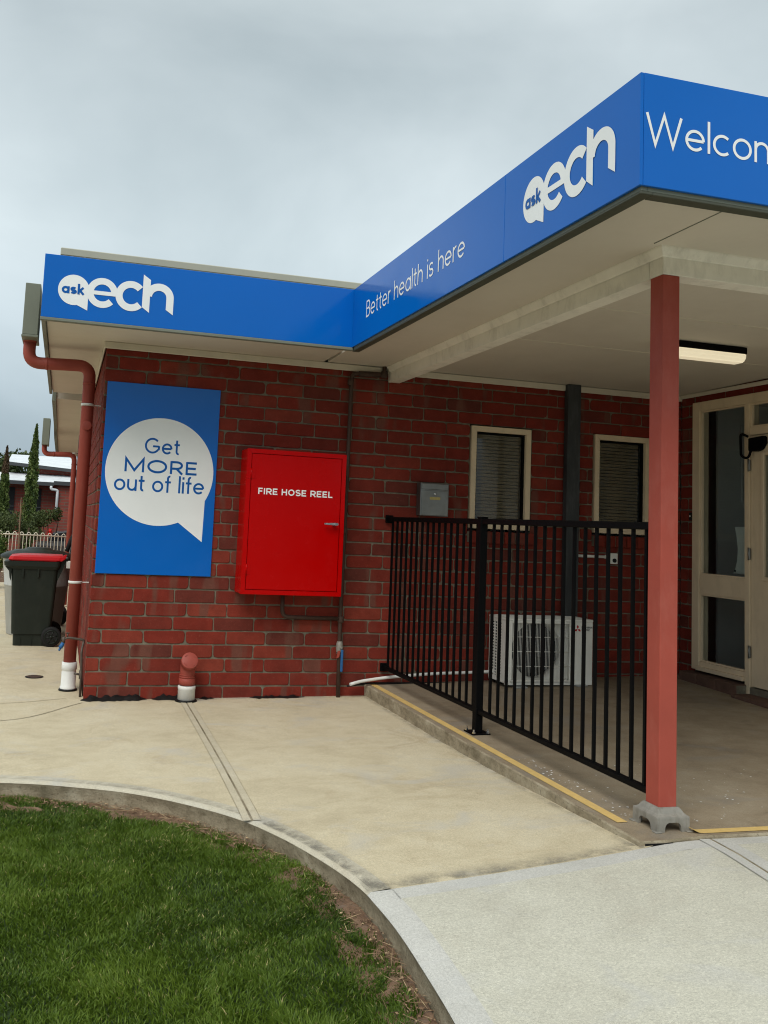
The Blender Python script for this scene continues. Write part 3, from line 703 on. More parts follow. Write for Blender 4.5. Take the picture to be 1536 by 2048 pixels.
# ------------------------------------------------------------------ porch slab and yellow edge tape
bm = B(); rdm = random.Random(8); zs = .0887
n = 40; left = []; 
for i in range(n+1):
    t = i/n; y = .0 - t*3.455; left.append((2.193 + rdm.uniform(-.003, .003) + .004*math.sin(t*9), y))
def sz(x, y): return zs + .029*max(0, x-2.2)*max(0, 1+y/3.4)
yf = lambda x: float(np.interp(x, [2.19, 2.32, 2.42, 2.56, 6], [3.455, 3.452, 3.436, 3.425, 3.418]))
sg_ = [0, .03, .06, .1, .15] + [.2 + .8*k/30 for k in range(31)]
G_ = []
for i in range(n+1):
    t = i/n; x0_ = left[i][0]; row = []
    for q_ in sg_:
        x = x0_ + (6-x0_)*q_; y = -t*yf(x); row.append(bm.verts.new((x, y, sz(x, y))))
    G_.append(row)
for a, b in zip(G_, G_[1:]):
    for j in range(len(sg_)-1): bm.faces.new((a[j], a[j+1], b[j+1], b[j])).smooth = False
rim = [r_[0] for r_ in G_] + G_[-1][1:]
cv = [bm.verts.new((v.co.x-(.006 if i <= n else 0), v.co.y-(.006 if i > n else 0), v.co.z-.008)) for i, v in enumerate(rim)]
bv_ = [bm.verts.new((v.co.x-.004, v.co.y-(.004 if i > n else 0), -.15)) for i, v in enumerate(rim)]
for i in range(len(rim)-1):
    for q_ in ((rim[i], rim[i+1], cv[i+1], cv[i]), (cv[i], cv[i+1], bv_[i+1], bv_[i])): bm.faces.new(q_).material_index = 1
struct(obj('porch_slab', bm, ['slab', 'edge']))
bm = B(); box(bm, 2.216, 2.352, -3.4585, -3.45, .03, .078); struct(obj('slab_gap_shade', bm, 'bitumen'))  # black strip painting the darkness inside the open gap at the slab corner
def tape(pts, wd, nm, lab, mat='yellow', lift=None):
    ln = [Vector(p) for p in pts]; a = inset(ln, 0); b = inset(ln, wd); bm = B(); T = []
    for i, (p, q) in enumerate(zip(a, b)):
        dz = lift[i] if lift else 0
        T.append([bm.verts.new((p.x, p.y, zs+.004+dz)), bm.verts.new((q.x, q.y, zs+.004+dz))])
    for s, t in zip(T, T[1:]): bm.faces.new((s[0], s[1], t[1], t[0]))
    o = obj(nm, bm, mat, base=(pts[0][0], pts[0][1], zs)); m_ = o.modifiers.new('thickness', 'SOLIDIFY'); m_.thickness = .0015
    tag(o, lab, 'tape', 'yellow edge tapes on the porch slab')
tape([(2.222 + .014*(i/24) , .0 - i/24*3.235) for i in range(25)], .052, 'edge_tape', 'long yellow strip along the left edge of the porch slab beside the step')
tape([(2.497+i*.012 if i < 5 else 2.545+(i-4)*.35, -3.405) for i in range(15)], .042, 'edge_tape', 'short yellow strip at the front of the porch slab with a curled end', lift=[.016, .009, .004, .001] + [0]*11)
# flecks of white paint
bm = B(); rd = random.Random(21)
for i in range(150):
    if i < 95: x, y = rd.gauss(2.85, .36), rd.gauss(-2.85, .30)
    else: x, y = rd.gauss(2.30, .03) + rd.uniform(0, .08), rd.uniform(-3.2, -2.2)
    if not (2.3 < x < 5 and -3.3 < y < -.8): continue
    s = rd.uniform(.002, .008) if i < 95 else rd.uniform(.003, .009); a0 = rd.uniform(0, 6)
    bm.faces.new([bm.verts.new((x + s*math.cos(a0+k*1.256)*rd.uniform(.5, 1.2), y + s*math.sin(a0+k*1.256)*rd.uniform(.4, 1), sz(x, y)+.003)) for k in range(5)])
stuff(obj('paint_flecks', bm, 'white'), 'small white paint flakes scattered on the brown porch slab near the post', 'paint flecks')

# ------------------------------------------------------------------ canopy
XC, YF = 1.724, -4.059
can = thing('entrance_canopy', 'flat porch canopy with cream ceiling and deep cream beam, carried by the red post', 'canopy', (2.4, -2, 2.5))
cz = lambda y: 2.655 - .0138*y
bm = B(); prism(bm, [(YF+.03, cz(YF+.03)), (-.024, cz(-.024)), (-.024, 2.735), (YF+.03, 2.735)], (XC+.03, 0, 0), (0,1,0), (0,0,1), (1,0,0), 7.2); obj('ceiling', bm, 'lining', can)
bm = B(); box(bm, XC+.03, 9, YF+.03, -.43, 2.74, 3.04); obj('roof', bm, 'trim', can)
bm = B(); yb0, yb1 = -.012, -3.2365
P8 = [(2.283,yb0,2.535),(2.383,yb0,2.535),(2.470,yb1,2.574),(2.370,yb1,2.574),(2.283,yb0,cz(yb0)),(2.383,yb0,cz(yb0)),(2.470,yb1,cz(yb1)),(2.370,yb1,cz(yb1))]
v8 = [bm.verts.new(p) for p in P8]
for f in ((0,3,2,1),(4,5,6,7),(0,1,5,4),(1,2,6,5),(2,3,7,6),(3,0,4,7)): bm.faces.new([v8[i] for i in f])
obj('beam', bm, 'beam', can)
bm = B(); box(bm, 2.3715, 9, -3.337, -3.237, 2.5755, 2.6995, .0025); obj('beam', bm, 'beam', can)
bm = B(); rings = []
for (x, y, ox, oy) in ((2.283, -.014, -1, 0), (2.371, -3.337, -1, -1), (8.9, -3.337, 0, -1)):
    rings.append([bm.verts.new((x+ox*d, y+oy*d, cz(y)+dz)) for d, dz in ((.001,-.044),(.010,-.040),(.014,-.034),(.030,-.008),(.032,.003))])
for a, b in zip(rings, rings[1:]):
    for k in range(4): bm.faces.new((a[k], a[k+1], b[k+1], b[k]))
obj('moulding', bm, 'beam', can)
bm = B(); box(bm, XC, XC+.026, YF, -.76, 2.618, 3.055, .002); box(bm, XC+.027, 9, YF, YF+.026, 2.618, 3.055, .002)
obj('fascia', bm, 'trim', can)
bm = B(); box(bm, XC-.004, XC+.048, YF-.004, -.755, 2.606, 2.617, .002); box(bm, XC+.049, 9, YF-.004, YF+.048, 2.606, 2.617, .002); obj('shaded_lip', bm, 'lip', can)  # thin dark strips that paint the shade under the canopy fascia
for c in ((2.46, XD-.02, -1.41, -1.395), (2.48, XD-.02, -2.315, -2.30)):
    bm = B(); box(bm, *c, cz(c[3])-.004, cz(c[2])+.002, .001); obj('cover_strip', bm, 'cream', can)
bm = B(); prism(bm, [(YF+.05, cz(YF)-.0025), (-3.37, cz(-3.37)-.0025), (-3.37, cz(-3.37)+.001), (YF+.05, cz(YF)+.001)], (2.296, 0, 0), (0,1,0), (0,0,1), (1,0,0), .005); obj('cover_strip', bm, 'trim', can)
# edge trims under the front-left sign belong to the building
bm = B(); box(bm, -.478, XC-.006, -.775, -.735, 2.612, 2.633, .003); obj('edge_trim', bm, 'trim', bld)

# post on its cast base
PX, PY = 2.418, -3.290
post = thing('canopy_post', 'square terracotta red post on a grey cast base at the porch corner', 'post', (PX, PY, zs))
bm = B(); box(bm, PX-.0455, PX+.0455, PY-.0455, PY+.0455, zs+.075, 2.575, .004, 0, 2); obj('shaft', bm, 'post', post)
def cast_base():
    bm = B(); hb, ht = .083, .056; z0, z1, z2, z3 = zs, zs+.058, zs+.064, zs+.095
    prof = [(hb, z1), (hb-.001, z2), (hb-.009, z2+.004), (hb-.017, z2+.010), (ht+.004, z2+.021), (ht-.004, z3)]
    rings = []
    for h, z in prof: rings.append([bm.verts.new((PX+sx*h, PY+sy*h, z)) for sx, sy in ((-1,-1),(1,-1),(1,1),(-1,1))])
    for a, b in zip(rings, rings[1:]):
        for k in range(4): bm.faces.new((a[k], a[(k+1)%4], b[(k+1)%4], b[k]))
    bm.faces.new(rings[-1])
    # four arched skirts
    arch = [(-hb, z0), (-hb+.040, z0), (-hb+.043, z0+.022), (-hb+.050, z0+.034), (-hb+.062, z0+.040), (hb-.062, z0+.040), (hb-.050, z0+.034), (hb-.043, z0+.022), (hb-.040, z0), (hb, z0), (hb, z1), (-hb, z1)]
    for ang in range(4):
        c, s = [(1,0),(0,1),(-1,0),(0,-1)][ang]
        prism(bm, [(x if abs(abs(x)-hb) > 1e-6 else math.copysign(hb - .0122*(ang % 2), x), z-z0) for x, z in arch], (PX + s*hb, PY - c*hb, z0), (c, s, 0), (0,0,1), (-s, c, 0), .012)
    for sx in (-1, 1):
        for sy in (-1, 1): box(bm, PX+sx*(hb-.004)-.016, PX+sx*(hb-.004)+.016, PY+sy*(hb-.004)-.016, PY+sy*(hb-.004)+.016, zs, zs+.006, .002)
    return bm
obj('base', cast_base(), 'castal', post)

# ------------------------------------------------------------------ signs and lettering
def stroke_poly(bm, pts, w, P, closed=False, eps=0):
    pts = [p for i, p in enumerate(pts) if i == 0 or math.hypot(p[0]-pts[i-1][0], p[1]-pts[i-1][1]) > 1e-4]
    """flat ribbon along pts (2D) with half-width w/2; P maps (x,y,eps) to world"""
    n = len(pts); Lp = []; Rp = []
    for i in range(n):
        a = pts[(i-1) % n] if (closed or i > 0) else None; b = pts[i]; c = pts[(i+1) % n] if (closed or i < n-1) else None
        def nrm(p, q):
            dx, dy = q[0]-p[0], q[1]-p[1]; l = math.hypot(dx, dy) or 1; return (-dy/l, dx/l)
        if a is None: nx, ny = nrm(b, c); k = 1
        elif c is None: nx, ny = nrm(a, b); k = 1
        else:
            n1 = nrm(a, b); n2 = nrm(b, c); nx, ny = n1[0]+n2[0], n1[1]+n2[1]; l = math.hypot(nx, ny) or 1; nx /= l; ny /= l
            k = 1/max(.35, nx*n1[0]+ny*n1[1])
        Lp.append(bm.verts.new(P(b[0]+nx*k*w/2, b[1]+ny*k*w/2, eps))); Rp.append(bm.verts.new(P(b[0]-nx*k*w/2, b[1]-ny*k*w/2, eps)))
    for i in range(n if closed else n-1):
        j = (i+1) % n; bm.faces.new((Rp[i], Rp[j], Lp[j], Lp[i]))
def arc(cx, cy, rx, ry, a0, a1, n=26): return [(cx+rx*math.cos(R(a0+(a1-a0)*i/n)), cy+ry*math.sin(R(a0+(a1-a0)*i/n))) for i in range(n+1)]
def glyph(ch, w, wide=1.0):
    """strokes as centre-line polylines, advance; x-height 1, cap height 1.42"""
    h = w/2; C = 1.42; A = 1.5; r = .5-h; S = []; ad = 1.0
    o_ = lambda rx=r: arc(h+rx, .5, rx, r, 0, 360, 40)[:-1]
    if ch == ' ': return [], .38
    if ch == 'o': S = [('c', o_())]; ad = 1
    elif ch == 'e': S = [[(h+.02, .5), (1-h, .5)], arc(.5, .5, r, r, 0, 318, 36)]; ad = 1
    elif ch == 'c': S = [arc(.5, .5, r, r, 48, 312, 32)]; ad = .90
    elif ch == 'l': S = [[(h, 0), (h, A)]]; ad = w
    elif ch == 'i': S = [[(h, 0), (h, 1)], [(h, 1.22), (h, 1.22+w*1.15)]]; ad = w
    elif ch == 'a': S = [('c', arc(.5, .5, r, r, 0, 360, 40)[:-1]), [(1-h, 0), (1-h, 1)]]; ad = 1
    elif ch in 'hn': S = [[(h, 0), (h, A if ch == 'h' else 1)], arc(.43, 1-h-.39+h, .43-h, .39-h+.0, 180, 0) + [(.86-h, 0)]]; ad = .86; S[1] = arc(.43, .57, .43-h, .43-h, 180, 0) + [(.86-h, 0)]
    elif ch == 'm': S = [[(h, 0), (h, 1)], arc(.40, .60, .40-h, .40-h, 180, 0) + [(.80-h, 0)], arc(1.20-w, .60, .40-h, .40-h, 180, 0) + [(1.60-w-h, 0)]]; ad = 1.60-w
    elif ch == 'r': S = [[(h, 0), (h, 1)], arc(.42, .56, .42-h, .44-h, 180, 78, 14)]; ad = .50
    elif ch == 't': S = [[(.24, 1.32), (.24, .30)] + arc(.24+.26-h, .30, .26-h, .30-h, 180, 285, 12), [(0, 1-h), (.52, 1-h)]]; ad = .54
    elif ch == 'f': S = [[(.24, 0), (.24, 1.22)] + arc(.24+.25-h, 1.22, .25-h, .28-h, 180, 75, 12), [(0, 1-h), (.52, 1-h)]]; ad = .54
    elif ch == 'u': S = [[(h, 1), (h, .43)] + arc(.43, .43, .43-h, .43-h, 180, 360) , [(.86-h, 0), (.86-h, 1)]]; ad = .86
    elif ch == 's': S = [arc(.36, .75-h*.5, .31-h*.3, .25-h*.5, 35, 272, 22), arc(.36, .25+h*.5, .33-h*.3, .25-h*.5, 92, -150, 22)]; ad = .72
    elif ch == 'k': S = [[(h, 0), (h, A)], [(h, .38), (.74, 1.0)], [(.30, .56), (.80, 0)]]; ad = .80
    elif ch == 'W': S = [[(.06, C), (.48, 0), (.92, C*.985), (1.36, 0), (1.78, C)]]; ad = 1.84
    elif ch == 'B': S = [[(h, 0), (h, C)], [(h, C-h), (.42, C-h)] + arc(.42, .745+.335-h/2, .34, (C-h-.745)/2, 90, -90, 16) + [(h, .745)], [(h, .745), (.46, .745)] + arc(.46, .745/2+h/2, .38, (.745-h)/2, 90, -90, 16) + [(h, h)]]; ad = .86
    elif ch == 'G': S = [arc(.72, C/2, .72-h, C/2-h, 42, 330, 36) + [], [(.76, .66), (1.44-h, .66)], [(1.44-h, .70), (1.40-h, .34)]]; ad = 1.44
    elif ch == 'M': S = [[(h, 0), (h, C), (.76, .18), (1.52-h, C), (1.52-h, 0)]]; ad = 1.52
    elif ch == 'O': q_ = .78 if w < .22 else .60; S = [('c', arc(q_, C/2, q_-h, C/2-h, 0, 360, 48)[:-1])]; ad = 2*q_
    elif ch == 'R': S = [[(h, 0), (h, C)], [(h, C-h), (.52, C-h)] + arc(.52, (C-h+.60)/2, .40, (C-h-.60)/2, 90, -90, 16) + [(h, .60)], [(.52, .60), (.98, 0)]]; ad = 1.02
    elif ch == 'E': S = [[(h, 0), (h, C)], [(h, C-h), (.86, C-h)], [(h, C/2), (.80, C/2)], [(h, h), (.88, h)]]; ad = .90
    elif ch == 'F': S = [[(h, 0), (h, C)], [(h, C-h), (.82, C-h)], [(h, C/2-.02), (.74, C/2-.02)]]; ad = .84
    elif ch == 'I': S = [[(h, 0), (h, C)]]; ad = w
    elif ch == 'L': S = [[(h, 0), (h, C)], [(h, h), (.82, h)]]; ad = .83
    elif ch == 'H': S = [[(h, 0), (h, C)], [(1.02-h, 0), (1.02-h, C)], [(h, C/2), (1.02-h, C/2)]]; ad = 1.02
    elif ch == 'S': S = [arc(.46, C*.75-h*.5, .41-h*.4, C*.25-h*.5, 30, 272, 22), arc(.46, C*.25+h*.5, .44-h*.4, C*.25-h*.5, 92, -155, 22)]; ad = .92
    elif ch == 'T': S = [[(0, C-h), (.94, C-h)], [(.47, 0), (.47, C)]]; ad = .94
    elif ch == 'U': S = [[(h, C), (h, .46)] + arc(.5, .46, .5-h, .46-h, 180, 360) + [(1-h, C)]]; ad = 1.0
    elif ch == 'C': S = [arc(.66, C/2, .66-h, C/2-h, 45, 315, 32)]; ad = 1.2
    return S, ad
def words(name, mat, par, s, *a, **k):
    bms = []; text(bms, s, *a, **k)
    for b in bms: obj(name, b, mat, par)
def text(bm, s, P, w, track=.17, width=None, x0=0, y0=0, size=1, wide=1.0, xs=None):
    """P(x,y,eps) -> world; lays text from x0 with baseline y0; width = exact total width"""
    adv = [glyph(c, w)[1] for c in s]; tot = sum(adv) + track*(len(s)-1); kx = (width/(tot*size)) if width else wide
    x = 0; e = 0; sep = isinstance(bm, list); bms = bm
    if sep: bms.append(B()); bm = bms[-1]
    for c, a in zip(s, adv):
        if sep and c == ' ': bms.append(B()); bm = bms[-1]
        for st in glyph(c, w)[0]:
            cl = isinstance(st, tuple); pts = st[1] if cl else st
            e = (e+1) % 6
            stroke_poly(bm, [((x0 + (x+p[0])*size*kx), y0 + p[1]*size) for p in pts], w*size*(1+kx)/2, P, cl, e*.00012)
        x += a + track
def plane(o, u, v, n, off):
    o, u, v, n = map(Vector, (o, u, v, n)); return lambda x, y, e=0: o + u*x + v*y + n*(off+e)
def logo(par, P, kx=1.0):
    """white speech-bubble logo, unit = bubble radius; P maps units to world"""
    Q = lambda x, y, e=0: P(x*kx, y, e)
    bm = B(); c = [bm.verts.new(Q(math.cos(2*math.pi*i/64), math.sin(2*math.pi*i/64), 0)) for i in range(64)]; bm.faces.new(c)
    bm.faces.new([bm.verts.new(Q(x, y, .0003)) for x, y in ((.22,-.96),(.93,-1.27),(.93,.36),(.5,.2))])
    stroke_poly(bm, arc(1.82, 0, .78, .78, 4, 318, 48), .43, Q, False, .0005)
    stroke_poly(bm, [(1.10, -.02), (2.80, -.02)], .26, Q, False, .0007)
    stroke_poly(bm, arc(3.68, 0, .78, .78, 42, 318, 48), .46, Q, False, .0009)
    bm.faces.new([bm.verts.new(Q(x, y, .0011)) for x, y in ((4.43,1.54),(4.43,-.66),(4.92,-1.0),(4.92,1.22))])
    stroke_poly(bm, arc(5.53, .10, .725, .70, 178, 0, 30) + [(6.255, -.3), (6.255, -.66)], .49, Q, False, .0013)
    bm.faces.new([bm.verts.new(Q(x, y, .0015)) for x, y in ((6.01,-.60),(6.01,-.68),(6.50,-1.0),(6.50,-.60))])
    lo = obj('logo', bm, 'white', par)
    bm = B(); text(bm, 'ask', lambda x, y, e=0: Q(x, y, .0016+e), .30, .14, 1.40, -.77, -.26, .46); obj('lettering', bm, 'blue_ink', lo)
# front-left fascia sign
sg = thing('fascia_sign', 'long blue fascia sign with white logo at its left end, over the brick wall', 'sign', (.62, -.76, 2.634), 'blue fascia signs')
bm = B(); box(bm, -.475, XC-.004, -.768, -.754, 2.634, 3.065, .002); obj('panel', bm, 'blue', sg)
pA = plane((-.273, -.768, 2.836), (1,0,0), (0,0,1), (0,-1,0), .0016); logo(sg, lambda x, y, e=0: pA(x*.1035, y*.104, e))
for i in range(9):
    bm = B(); lathe(bm, [(.005, 0), (.005, .008)], (-.30+i*.085, -.745, 3.066), seg=8); obj('screw', bm, 'trim', sg)
# canopy side sign
sg = thing('fascia_sign', 'blue canopy side sign reading Better health is here beside a white logo', 'sign', (XC, -2.4, 2.634), 'blue fascia signs')
bm = B(); box(bm, XC-.014, XC-.0005, -3.044, -.770, 2.634, 3.065, .0015); obj('panel', bm, 'blue', sg)
bm = B(); box(bm, XC-.014, XC-.0005, YF-.012, -3.0465, 2.634, 3.065, .0015); obj('panel', bm, 'blue', sg)
pB = plane((XC-.014, 0, 0), (0,-1,0), (0,0,1), (-1,0,0), .0012)
logo(sg, lambda x, y, e=0: pB(3.318+x*.1035, 2.843+y*.104, e), .90)
words('lettering', 'white', sg, 'Better health is here', pB, .135, .18, 1.553, 1.065, 2.790, .0845)
# canopy front sign
sg = thing('fascia_sign', 'blue canopy front sign starting with the white word Welcome, cut by the photo edge', 'sign', (4, YF, 2.634), 'blue fascia signs')
bm = B(); box(bm, XC+.0005, 9, YF-.013, YF-.0005, 2.634, 3.065, .0015); obj('panel', bm, 'blue', sg)
pC = plane((0, YF-.013, 0), (1,0,0), (0,0,1), (0,-1,0), .0012)
bm = B(); text(bm, 'Welcome', pC, .135, .14, .70, 1.731, 2.795, .083); obj('lettering', bm, 'white', sg)
# wall sign
sg = thing('wall_sign', 'tall blue wall sign with a white speech bubble reading Get MORE out of life', 'sign', (.457, -.012, .9))
bm = B(); box(bm, .021, .893, -.014, -.003, .9, 2.35, .0015); obj('panel', bm, 'blue', sg)
pS = plane((0, -.014, 0), (1,0,0), (0,0,1), (0,-1,0), .0012)
bm = B(); cx, cz, r = .4575, 1.683, .4125
bm.faces.new([bm.verts.new(pS(cx+r*math.cos(2*math.pi*i/96), cz+r*math.sin(2*math.pi*i/96))) for i in range(96)])
bm.faces.new([bm.verts.new(pS(x, z, .0003)) for x, z in ((.617,1.304),(.809,1.161),(.815,1.488),(.6,1.6))]); bub = obj('speech_bubble', bm, 'white', sg)
pT = lambda x, y, e=0: pS(x, y, .0007+e)
for a in (('Get', pT, .18, .17, .268, .331, 1.819, .085), ('MORE', pT, .20, .20, .554, .187, 1.671, .070), ('out of life', pT, .18, .15, .686, .118, 1.526, .088)): words('lettering', 'blue_ink', bub, *a)

# ------------------------------------------------------------------ fire hose cabinet
cab = thing('fire_hose_cabinet', 'bright red metal cabinet lettered FIRE HOSE REEL on the brick wall', 'cabinet', (1.484, -.1, .793))
x0, x1, z0, z1, yb = 1.088, 1.880, .793, 1.892, -.239
bm = B(); t = .034
box(bm, x0, x1, yb+.022, -.003, z0, z1, .004)
for poly in ([(x0,z0),(x1,z0),(x1-t,z0+t),(x0+t,z0+t)], [(x1,z0),(x1,z1),(x1-t,z1-t),(x1-t,z0+t)], [(x1,z1),(x0,z1),(x0+t,z1-t),(x1-t,z1-t)], [(x0,z1),(x0,z0),(x0+t,z0+t),(x0+t,z1-t)]):
    prism(bm, poly, (0, yb+.0215, 0), (1,0,0), (0,0,1), (0,-1,0), .0215, 0, .0015)
obj('case', bm, 'red', cab)
bm = B(); box(bm, x0+t+.004, x1-t-.004, yb+.001, yb+.020, z0+t+.004, z1-t-.004, .002); dr = obj('door', bm, 'red', cab)
for zz in (1.70, .98):
    bm = B(); lathe(bm, [(.006, zz-.04), (.006, zz+.04)], (x0+t+.001, yb-.003, 0), seg=10); box(bm, x0+t-.028, x0+t+.03, yb-.0022, yb, zz-.037, zz+.037, .0008); obj('hinge', bm, 'red', dr)
bm = B(); lathe(bm, [(.015, yb), (.015, yb-.012), (.009, yb-.03), (.009, yb-.045)], (1.795, 0, 1.347), 'Y', 18); prism(bm, [(0,-.009),(.10,-.005),(.106,0),(.10,.007),(0,.011),(-.012,.006),(-.012,-.005)], (1.812, yb-.028, 1.347), (-1,0,0), (0,0,1), (0,-1,0), .015, 0, .003); obj('handle', bm, 'chrome', dr)
pF = plane((0, yb, 0), (1,0,0), (0,0,1), (0,-1,0), .0009)
words('lettering', 'white', dr, 'FIRE HOSE REEL', pF, .25, .18, .592, 1.184, 1.549, .0335)

# dark iron water pipe
fp = thing('water_pipe', 'dark brown iron fire pipe rising up the brick wall beside the red cabinet', 'pipe', (1.95, -.04, 0))
bm = B(); tube(bm, bend([(1.953,-.045,-.02),(1.944,-.045,.6),(1.957,-.045,2.575),(2.236,-.045,2.585),(2.236,-.045,2.66)], .045), .0165, 14)
for z in (.36, .60, 1.3, 2.50): lathe(bm, [(.022, z-.025), (.025, z-.02), (.025, z+.02), (.022, z+.025)], (1.949, -.045, 0), seg=16)
tube(bm, [(2.02,-.045,2.577),(2.20,-.045,2.584)], .024, 14); lathe(bm, [(.024, 2.56), (.030, 2.575), (.030, 2.61), (.022, 2.62)], (2.236, -.045, 0), seg=14); obj('riser', bm, 'iron', fp)
bm = B(); tube(bm, bend([(1.462,-.06,.80),(1.466,-.05,.612),(1.943,-.045,.605)], .06), .0165, 14); obj('branch', bm, 'iron', fp)
bm = B(); lathe(bm, [(.020,.33),(.026,.35),(.028,.38),(.026,.41),(.020,.43)], (1.948,-.045,0), seg=16); tube(bm, [(1.948,-.06,.38),(1.952,-.085,.385)], .010, 10); obj('valve', bm, 'castal', fp)
bm = B(); box(bm, 1.946, 1.966, -.095, -.089, .20, .37, .004); obj('valve_handle', bm, 'tagblue', fp)
bm = B(); prism(bm, [(0,0),(.022,.01),(.03,.06),(.008,.055)], (1.918,-.07,.30), (1,0,0), (0,0,1), (0,-1,0), .004); obj('tag', bm, 'post', fp)

# ------------------------------------------------------------------ downpipes
def downpipe(x, y, zt, xh, zb, r, lab, nm='downpipe', sock=True):
    dp = thing(nm, lab, 'downpipe', (x, y, -.03), 'red downpipes on the left wall')
    bm = B(); tube(bm, bend([(xh, y, zb), (xh, y, zt), (x, y, zt+.015), (x, y, .18 if sock else .0)], .10, 8), r, 24)
    for p, q in (((xh, y, zb-.04), (xh, y, zb+.03)),): tube(bm, [p, q], r+.004, 24)
    tube(bm, [(xh+.13, y, zt+.004), (xh+.15, y, zt+.005)], r+.0025, 24); tube(bm, [(x, y, zt-.14), (x, y, zt-.12)], r+.0025, 24)
    obj('pipe', bm, 'pipe', dp)
    for z in (2.20, .80):
        bm = B(); lathe(bm, [(r+.0015, z-.010), (r+.005, z-.010), (r+.005, z+.010), (r+.0015, z+.010)], (x, y, 0), seg=24); box(bm, x+r, -.004, y-.006, y+.006, z-.004, z+.004); obj('bracket', bm, 'pvc', dp)
    if sock:
        bm = B(); lathe(bm, [(r+.003,-.03),(r+.014,-.03),(r+.014,.0),(r+.008,.005),(r+.008,.11),(r+.005,.115),(r+.005,.125),(r+.010,.13),(r+.010,.185),(r+.001,.187)], (x, y, 0), seg=28); obj('socket', bm, 'pvc', dp)
        bm = B(); lathe(bm, [(r+.016,-.028),(r+.024,-.028),(r+.020,-.016),(r+.014,-.014)], (x, y, 0), seg=24); obj('seal', bm, 'bitumen', dp)
        bm = B(); lathe(bm, [(.037, 0), (.037, -.014), (.033, -.016), (.0001, -.016)], (x+.005, y-r+.004, 2.03), 'Y', 24); obj('inspection_cap', bm, 'pipe', dp)
downpipe(-.108, .38, 2.50, -.585, 2.70, .048, 'near terracotta red downpipe with white base socket at the brick corner')
# flush bitumen along the foot of the wall
rd = random.Random(4)
for (xa, xb) in ((-.02, .47), (.50, .80), (.86, .98), (1.25, 1.7)):
    bm = B(); x = xa; T = []
    while x < xb:
        g = gz(x, 0); e = min(1, (x-xa)/.04, (xb-x)/.08); h = (.012 + .030*rd.random())*max(.15, e)*(1 if x < .8 else .45)
        T.append((x, g, h, (.03 + .03*rd.random())*max(.2, e))); x += .022
    rows_ = [[bm.verts.new((x, -.003, g+h)) for x, g, h, d in T], [bm.verts.new((x, -.010-d*.3, g+h*.8)) for x, g, h, d in T], [bm.verts.new((x, -.012-d, g+.003)) for x, g, h, d in T]]
    for a, b in zip(rows_, rows_[1:]):
        for i in range(len(T)-1): bm.faces.new((a[i], a[i+1], b[i+1], b[i])).smooth = True
    obj('bitumen_seal', bm, 'bitumen', bld)

# red vent pipe with round cap
vp = thing('vent_pipe', 'short terracotta elbow pipe with round cap and white collar at the wall foot', 'pipe', (.748, -.075, -.02))
bm = B(); c = V(.748, -.085, 0); gl = gz(.748, -.08)
tube(bm, bend([c+V(0,0,.10), c+V(0,0,.245), c+V(0,-.075,.285)], .08, 8), .0565, 28)
for za, zb, rr_ in ((.105,.150,.062), (.155,.163,.061), (.172,.178,.0605)): lathe(bm, [(rr_-.003, za), (rr_, za+.002), (rr_, zb-.002), (rr_-.004, zb)], c, seg=28)
obj('elbow', bm, 'pipe', vp)
cap = B(); lathe(cap, [(.0001, .016), (.058, .016), (.062, .013), (.063, 0), (.063, -.028), (.058, -.03)], (0,0,0), seg=32)
for a in (40, 130, 220, 310):
    q = B(); box(q, -.011, .011, -.003, .003, .0, .004, .001); join(cap, q, 0, Matrix.Translation((.045*math.cos(R(a)), .045*math.sin(R(a)), .016)) @ Matrix.Rotation(R(a+90), 4, 'Z'))
bmesh.ops.transform(cap, matrix=Matrix.Translation(c+V(0,-.075,.285)) @ Matrix.Rotation(R(62), 4, 'X'), verts=cap.verts); obj('cap', cap, 'pipe', vp)
bm = B(); lathe(bm, [(.0645, gl-.02), (.0645, .068), (.0665, .07), (.0665, .09), (.063, .094), (.055, .095)], c, seg=30); obj('collar', bm, 'pvc', vp)
bm = B(); lathe(bm, [(.0646, gl+.001), (.085, gl+.002), (.075, gl+.012), (.0646, gl+.014)], c, seg=26); obj('seal', bm, 'bitumen', vp)

# garden tap on its pipe
tp = thing('garden_tap', 'grimy garden tap with a blue hose nozzle on a thin pipe beside the downpipe', 'tap', (-.02, .15, -.03))
bm = B(); tube(bm, bend([(-.020,.12,-.04),(-.022,.14,.14),(-.030,.16,.30),(-.018,.20,.365),(-.02,.20,.38),(-.13,.20,.395),(-.165,.20,.385)], .02), .0095, 10)
tube(bm, [(-.024,.145,.10),(-.026,.148,.16)], .014, 10); tube(bm, [(-.035,.15,.13),(-.075,.16,.135)], .008, 10)
tube(bm, bend([(.0,.16,-.03),(-.008,.16,.05),(-.012,.14,.10)], .02), .006, 8); obj('pipe', bm, 'copper', tp)
bm = B(); tube(bm, [(-.165,.20,.40),(-.168,.20,.355)], .013, 12); tube(bm, [(-.14,.20,.40),(-.14,.20,.425)], .006, 8); box(bm, -.155, -.125, .192, .208, .425, .433, .003); obj('valve', bm, 'copper', tp)
bm = B(); tube(bm, [(-.168,.20,.357),(-.188,.195,.318)], .017, 12, radii=[.013,.017]); tube(bm, [(-.188,.195,.318),(-.195,.195,.298)], .009, 10); obj('hose_nozzle', bm, 'tagblue', tp)

